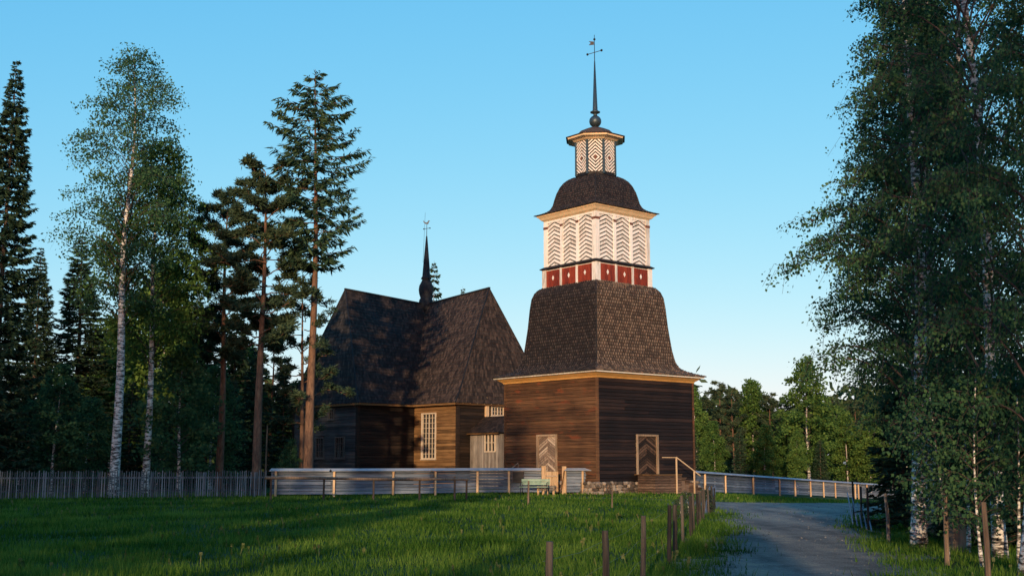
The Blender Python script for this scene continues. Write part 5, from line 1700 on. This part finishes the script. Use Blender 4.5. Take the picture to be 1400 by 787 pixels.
# far wood closing the horizon
def far_wood():
    rng = np.random.default_rng(9)
    n = 60000
    x = rng.uniform(-150, 190, n)
    yb = 150 + 10 * np.sin(x * 0.07) + rng.uniform(-9, 14, n)
    topz = 12.0 + 1.8 * np.sin(x * 0.31) + 1.4 * np.sin(x * 0.83 + 1) + 1.2 * np.sin(x * 1.9)
    z = rng.uniform(0, 1, n) ** 0.8 * topz * (1 - 0.1 * rng.random(n)) - 2.5
    P = np.stack([x, yb, z], 1)
    V = leaves_at(rng, P, 0.5, 1.0, 1, 1.5)
    me = np_mesh('distant_wood', V, 4, M['wood_far'])
    o = bpy.data.objects.new('distant_wood', me); COL.objects.link(o)
    return tag(o, 'dark mass of far woodland closing the horizon', 'woodland', None, 'stuff')
far_wood()

# --- right foreground birches
GR = 'birches along the right side of the road'
r1 = birch_proto(201, 16.5, 0.155, 1.9, prof((0, 1.2), (.08, 2.3), (.2, 2.45), (.32, 1.85), (.48, 1.05), (.65, 0.6), (1, 0.2)), lean=0.05, nb=140, twigs=16, per=8, leaf=0.052, spread=0.08, rise=1.3, limb_r=0.028, twr=0.0035)
place_tree(r1, 'birch with warm lit lower trunk nearest the bend of the road', 'birch', (x_at(1256, 23.2, 750), 23.2, 0), 0.3, 1.0, None, GR)
r2 = birch_proto(202, 18.0, 0.13, 1.7, prof((0, 1.3), (.15, 2.2), (.45, 1.9), (.8, 1.2), (1, 0.4)), nb=120, twigs=14, per=7, leaf=0.054, spread=0.085, rise=1.5, limb_r=0.028, twr=0.0035)
place_tree(r2, 'birch with bluish shaded trunk between the two warm lit trunks', 'birch', (x_at(1368, 20.5, 760), 20.5, 0), 2.0, 0.95, 1.0, GR)
place_tree(r1, 'birch with strongly lit trunk at the right edge of the photo', 'birch', (x_at(1404, 17.6, 780), 17.6, 0), 0.15, 0.78, 1.0, GR).rotation_euler = (0, rad(5.5), 0.15)
place_tree(r2, 'birch standing behind the warm lit trunk with its crown above the road', 'birch', (x_at(1276, 30, 700), 30.0, 0), 3.6, 1.0, 1.0, GR)
place_tree(r2, 'birch deep in the thicket behind the bluish trunk', 'birch', (x_at(1340, 27, 700), 27.0, 0), 5.1, 1.0, 1.05, GR)
place_tree(r1, 'birch close behind the warm lit trunk leaning over the bend of the road', 'birch', (x_at(1268, 26.5, 700), 26.5, 0), -0.5, 1.0, 0.98, GR)
# young spruce and undergrowth under the birches
sR = conifer_proto(211, 7.0, 0.09, 0.5, prof((0, 1.7), (.5, 1.0), (1, 0.1)), sprays=34, spray=0.34, whorl=0.30, per=9, wid=0.2)
GS = 'young spruces under the right birches'
for px, Y, h_, rz, lab in ((1236, 30.0, 4.4, 0.2, 'young dark spruce left of the warm lit birch trunk'), (1300, 27.0, 4.6, 1.4, 'young dark spruce right of the warm lit birch trunk'), (1352, 24.5, 4.4, 2.2, 'young dark spruce beside the bluish birch trunk'), (1400, 23.0, 4.2, 3.0, 'young dark spruce at the right edge of the photo'), (1268, 34, 5.6, 3.3, 'tall young spruce in the gap behind the right birches')):
    place_tree(sR, lab, 'spruce', (x_at(px, Y), Y, 0), rz, h_ / 7.0 * 1.1, h_ / 7.0, GS)
bu = birch_proto(221, 3.2, 0.03, 0.6, prof((0, 0.6), (.5, 0.95), (1, 0.25)), nb=38, twigs=8, per=5, leaf=0.055, spread=0.07, leafmat='leaf_birch', limb_r=0.012, rise=0.9)
GQ = 'leafy saplings under the right birches'
for px, Y, s_, rz, lab in ((1290, 20.2, 0.95, 0.3, 'leafy sapling behind the thin brown stake'), (1335, 19.0, 0.95, 1.9, 'leafy sapling above the thick reddish stake'), (1385, 19.5, 1.05, 3.9, 'leafy sapling between the bluish trunk and the edge trunk'), (1318, 22.0, 1.15, 5.0, 'leafy sapling deep in shade before the young spruces')):
    place_tree(bu, lab, 'sapling', (x_at(px, Y), Y, 0), rz, s_, s_, GQ)
# dark weeds at the pole fence
bs = birch_proto(231, 1.3, 0.012, 0.1, prof((0, 0.3), (.5, 0.42), (1, 0.15)), nb=26, twigs=6, per=5, leaf=0.045, spread=0.05, limb_r=0.006, rise=1.0, leafmat='needle_pine')
for x, y, s_, lab in ((5.3, 35.5, 0.6, 'dark leafy shrub at the pole fence near the road'), (4.7, 33.0, 0.5, 'small dark shrub among the fence posts'), (6.3, 38.2, 0.6, 'dark shrub at the end of the slanting poles')):
    r = place_tree(bs, lab, 'shrub', (x, y, 0), x, s_, s_, 'shrubs at the pole fence'); r.name = 'shrub'
# old reddish stump in the grass on the right
st = MB()
st.lathe([(0.26, -0.05), (0.20, 0.15), (0.17, 0.4), (0.16, 0.62), (0.10, 0.72), (0.03, 0.80)], n=11)
o = st.build('tree_stump', M['post_brown'], None, loc=(x_at(1303, 22.5), 22.5, 0)); tag(o, 'reddish broken stump in the shade between the right birches', 'stump')

# --- trees standing behind the photographer, whose long evening shadows fall over the meadow
GZ = 'trees behind the photographer'
shade = [(-40, -8, 22, 's'), (-36, -4, 23, 's'), (-32.5, -7, 22, 's'), (-29, -3, 24, 's'), (-26, -7, 25, 's'), (-23.5, -3, 21, 's'), (-38, -15, 24, 's'), (-30.5, -14, 25, 's'), (-25.5, -14, 25, 's'),
         (-17.2, -6, 13.2, 's'), (-14.5, -9, 12.8, 's'), (-12.2, -13, 9.5, 'b'), (-8.5, -10, 5.6, 's'), (-5.5, -14, 6.2, 's'),
         (-1.8, -18, 7.4, 'b'), (5.4, -22, 17.0, 's'), (7.8, -16, 15.0, 's'), (10.5, -22, 18.0, 's'), (3.7, -27, 17.5, 's'), (13.5, -18, 16.0, 's'), (-20.5, -8, 13.6, 's'), (-16.0, -15, 13.6, 's'), (-19.0, -14, 14, 's'), (-3.4, -20, 7.4, 's')]
for i, (x, y, h_, k) in enumerate(shade):
    pr_, ph_, cat_ = KN[k]
    place_tree(pr_, '%s %s of the wood edge behind the photographer' % (ORD[[q_[3] for q_ in shade[:i]].count(k)], cat_), cat_, (x, y, 0), i * 0.9, h_ / ph_ * 1.15, h_ / ph_, GZ + ', ' + cat_)
place_tree(tS, 'tall bare trunked conifer of the wood edge behind the photographer', 'spruce', (-11.9, -8, 0), 0.5, 0.72, 0.78, GZ + ', spruce')
place_tree(tS, 'bare trunked conifer of the wood edge right behind the photographer', 'spruce', (1.9, -18, 0), 1.5, 0.66, 0.78, GZ + ', spruce')
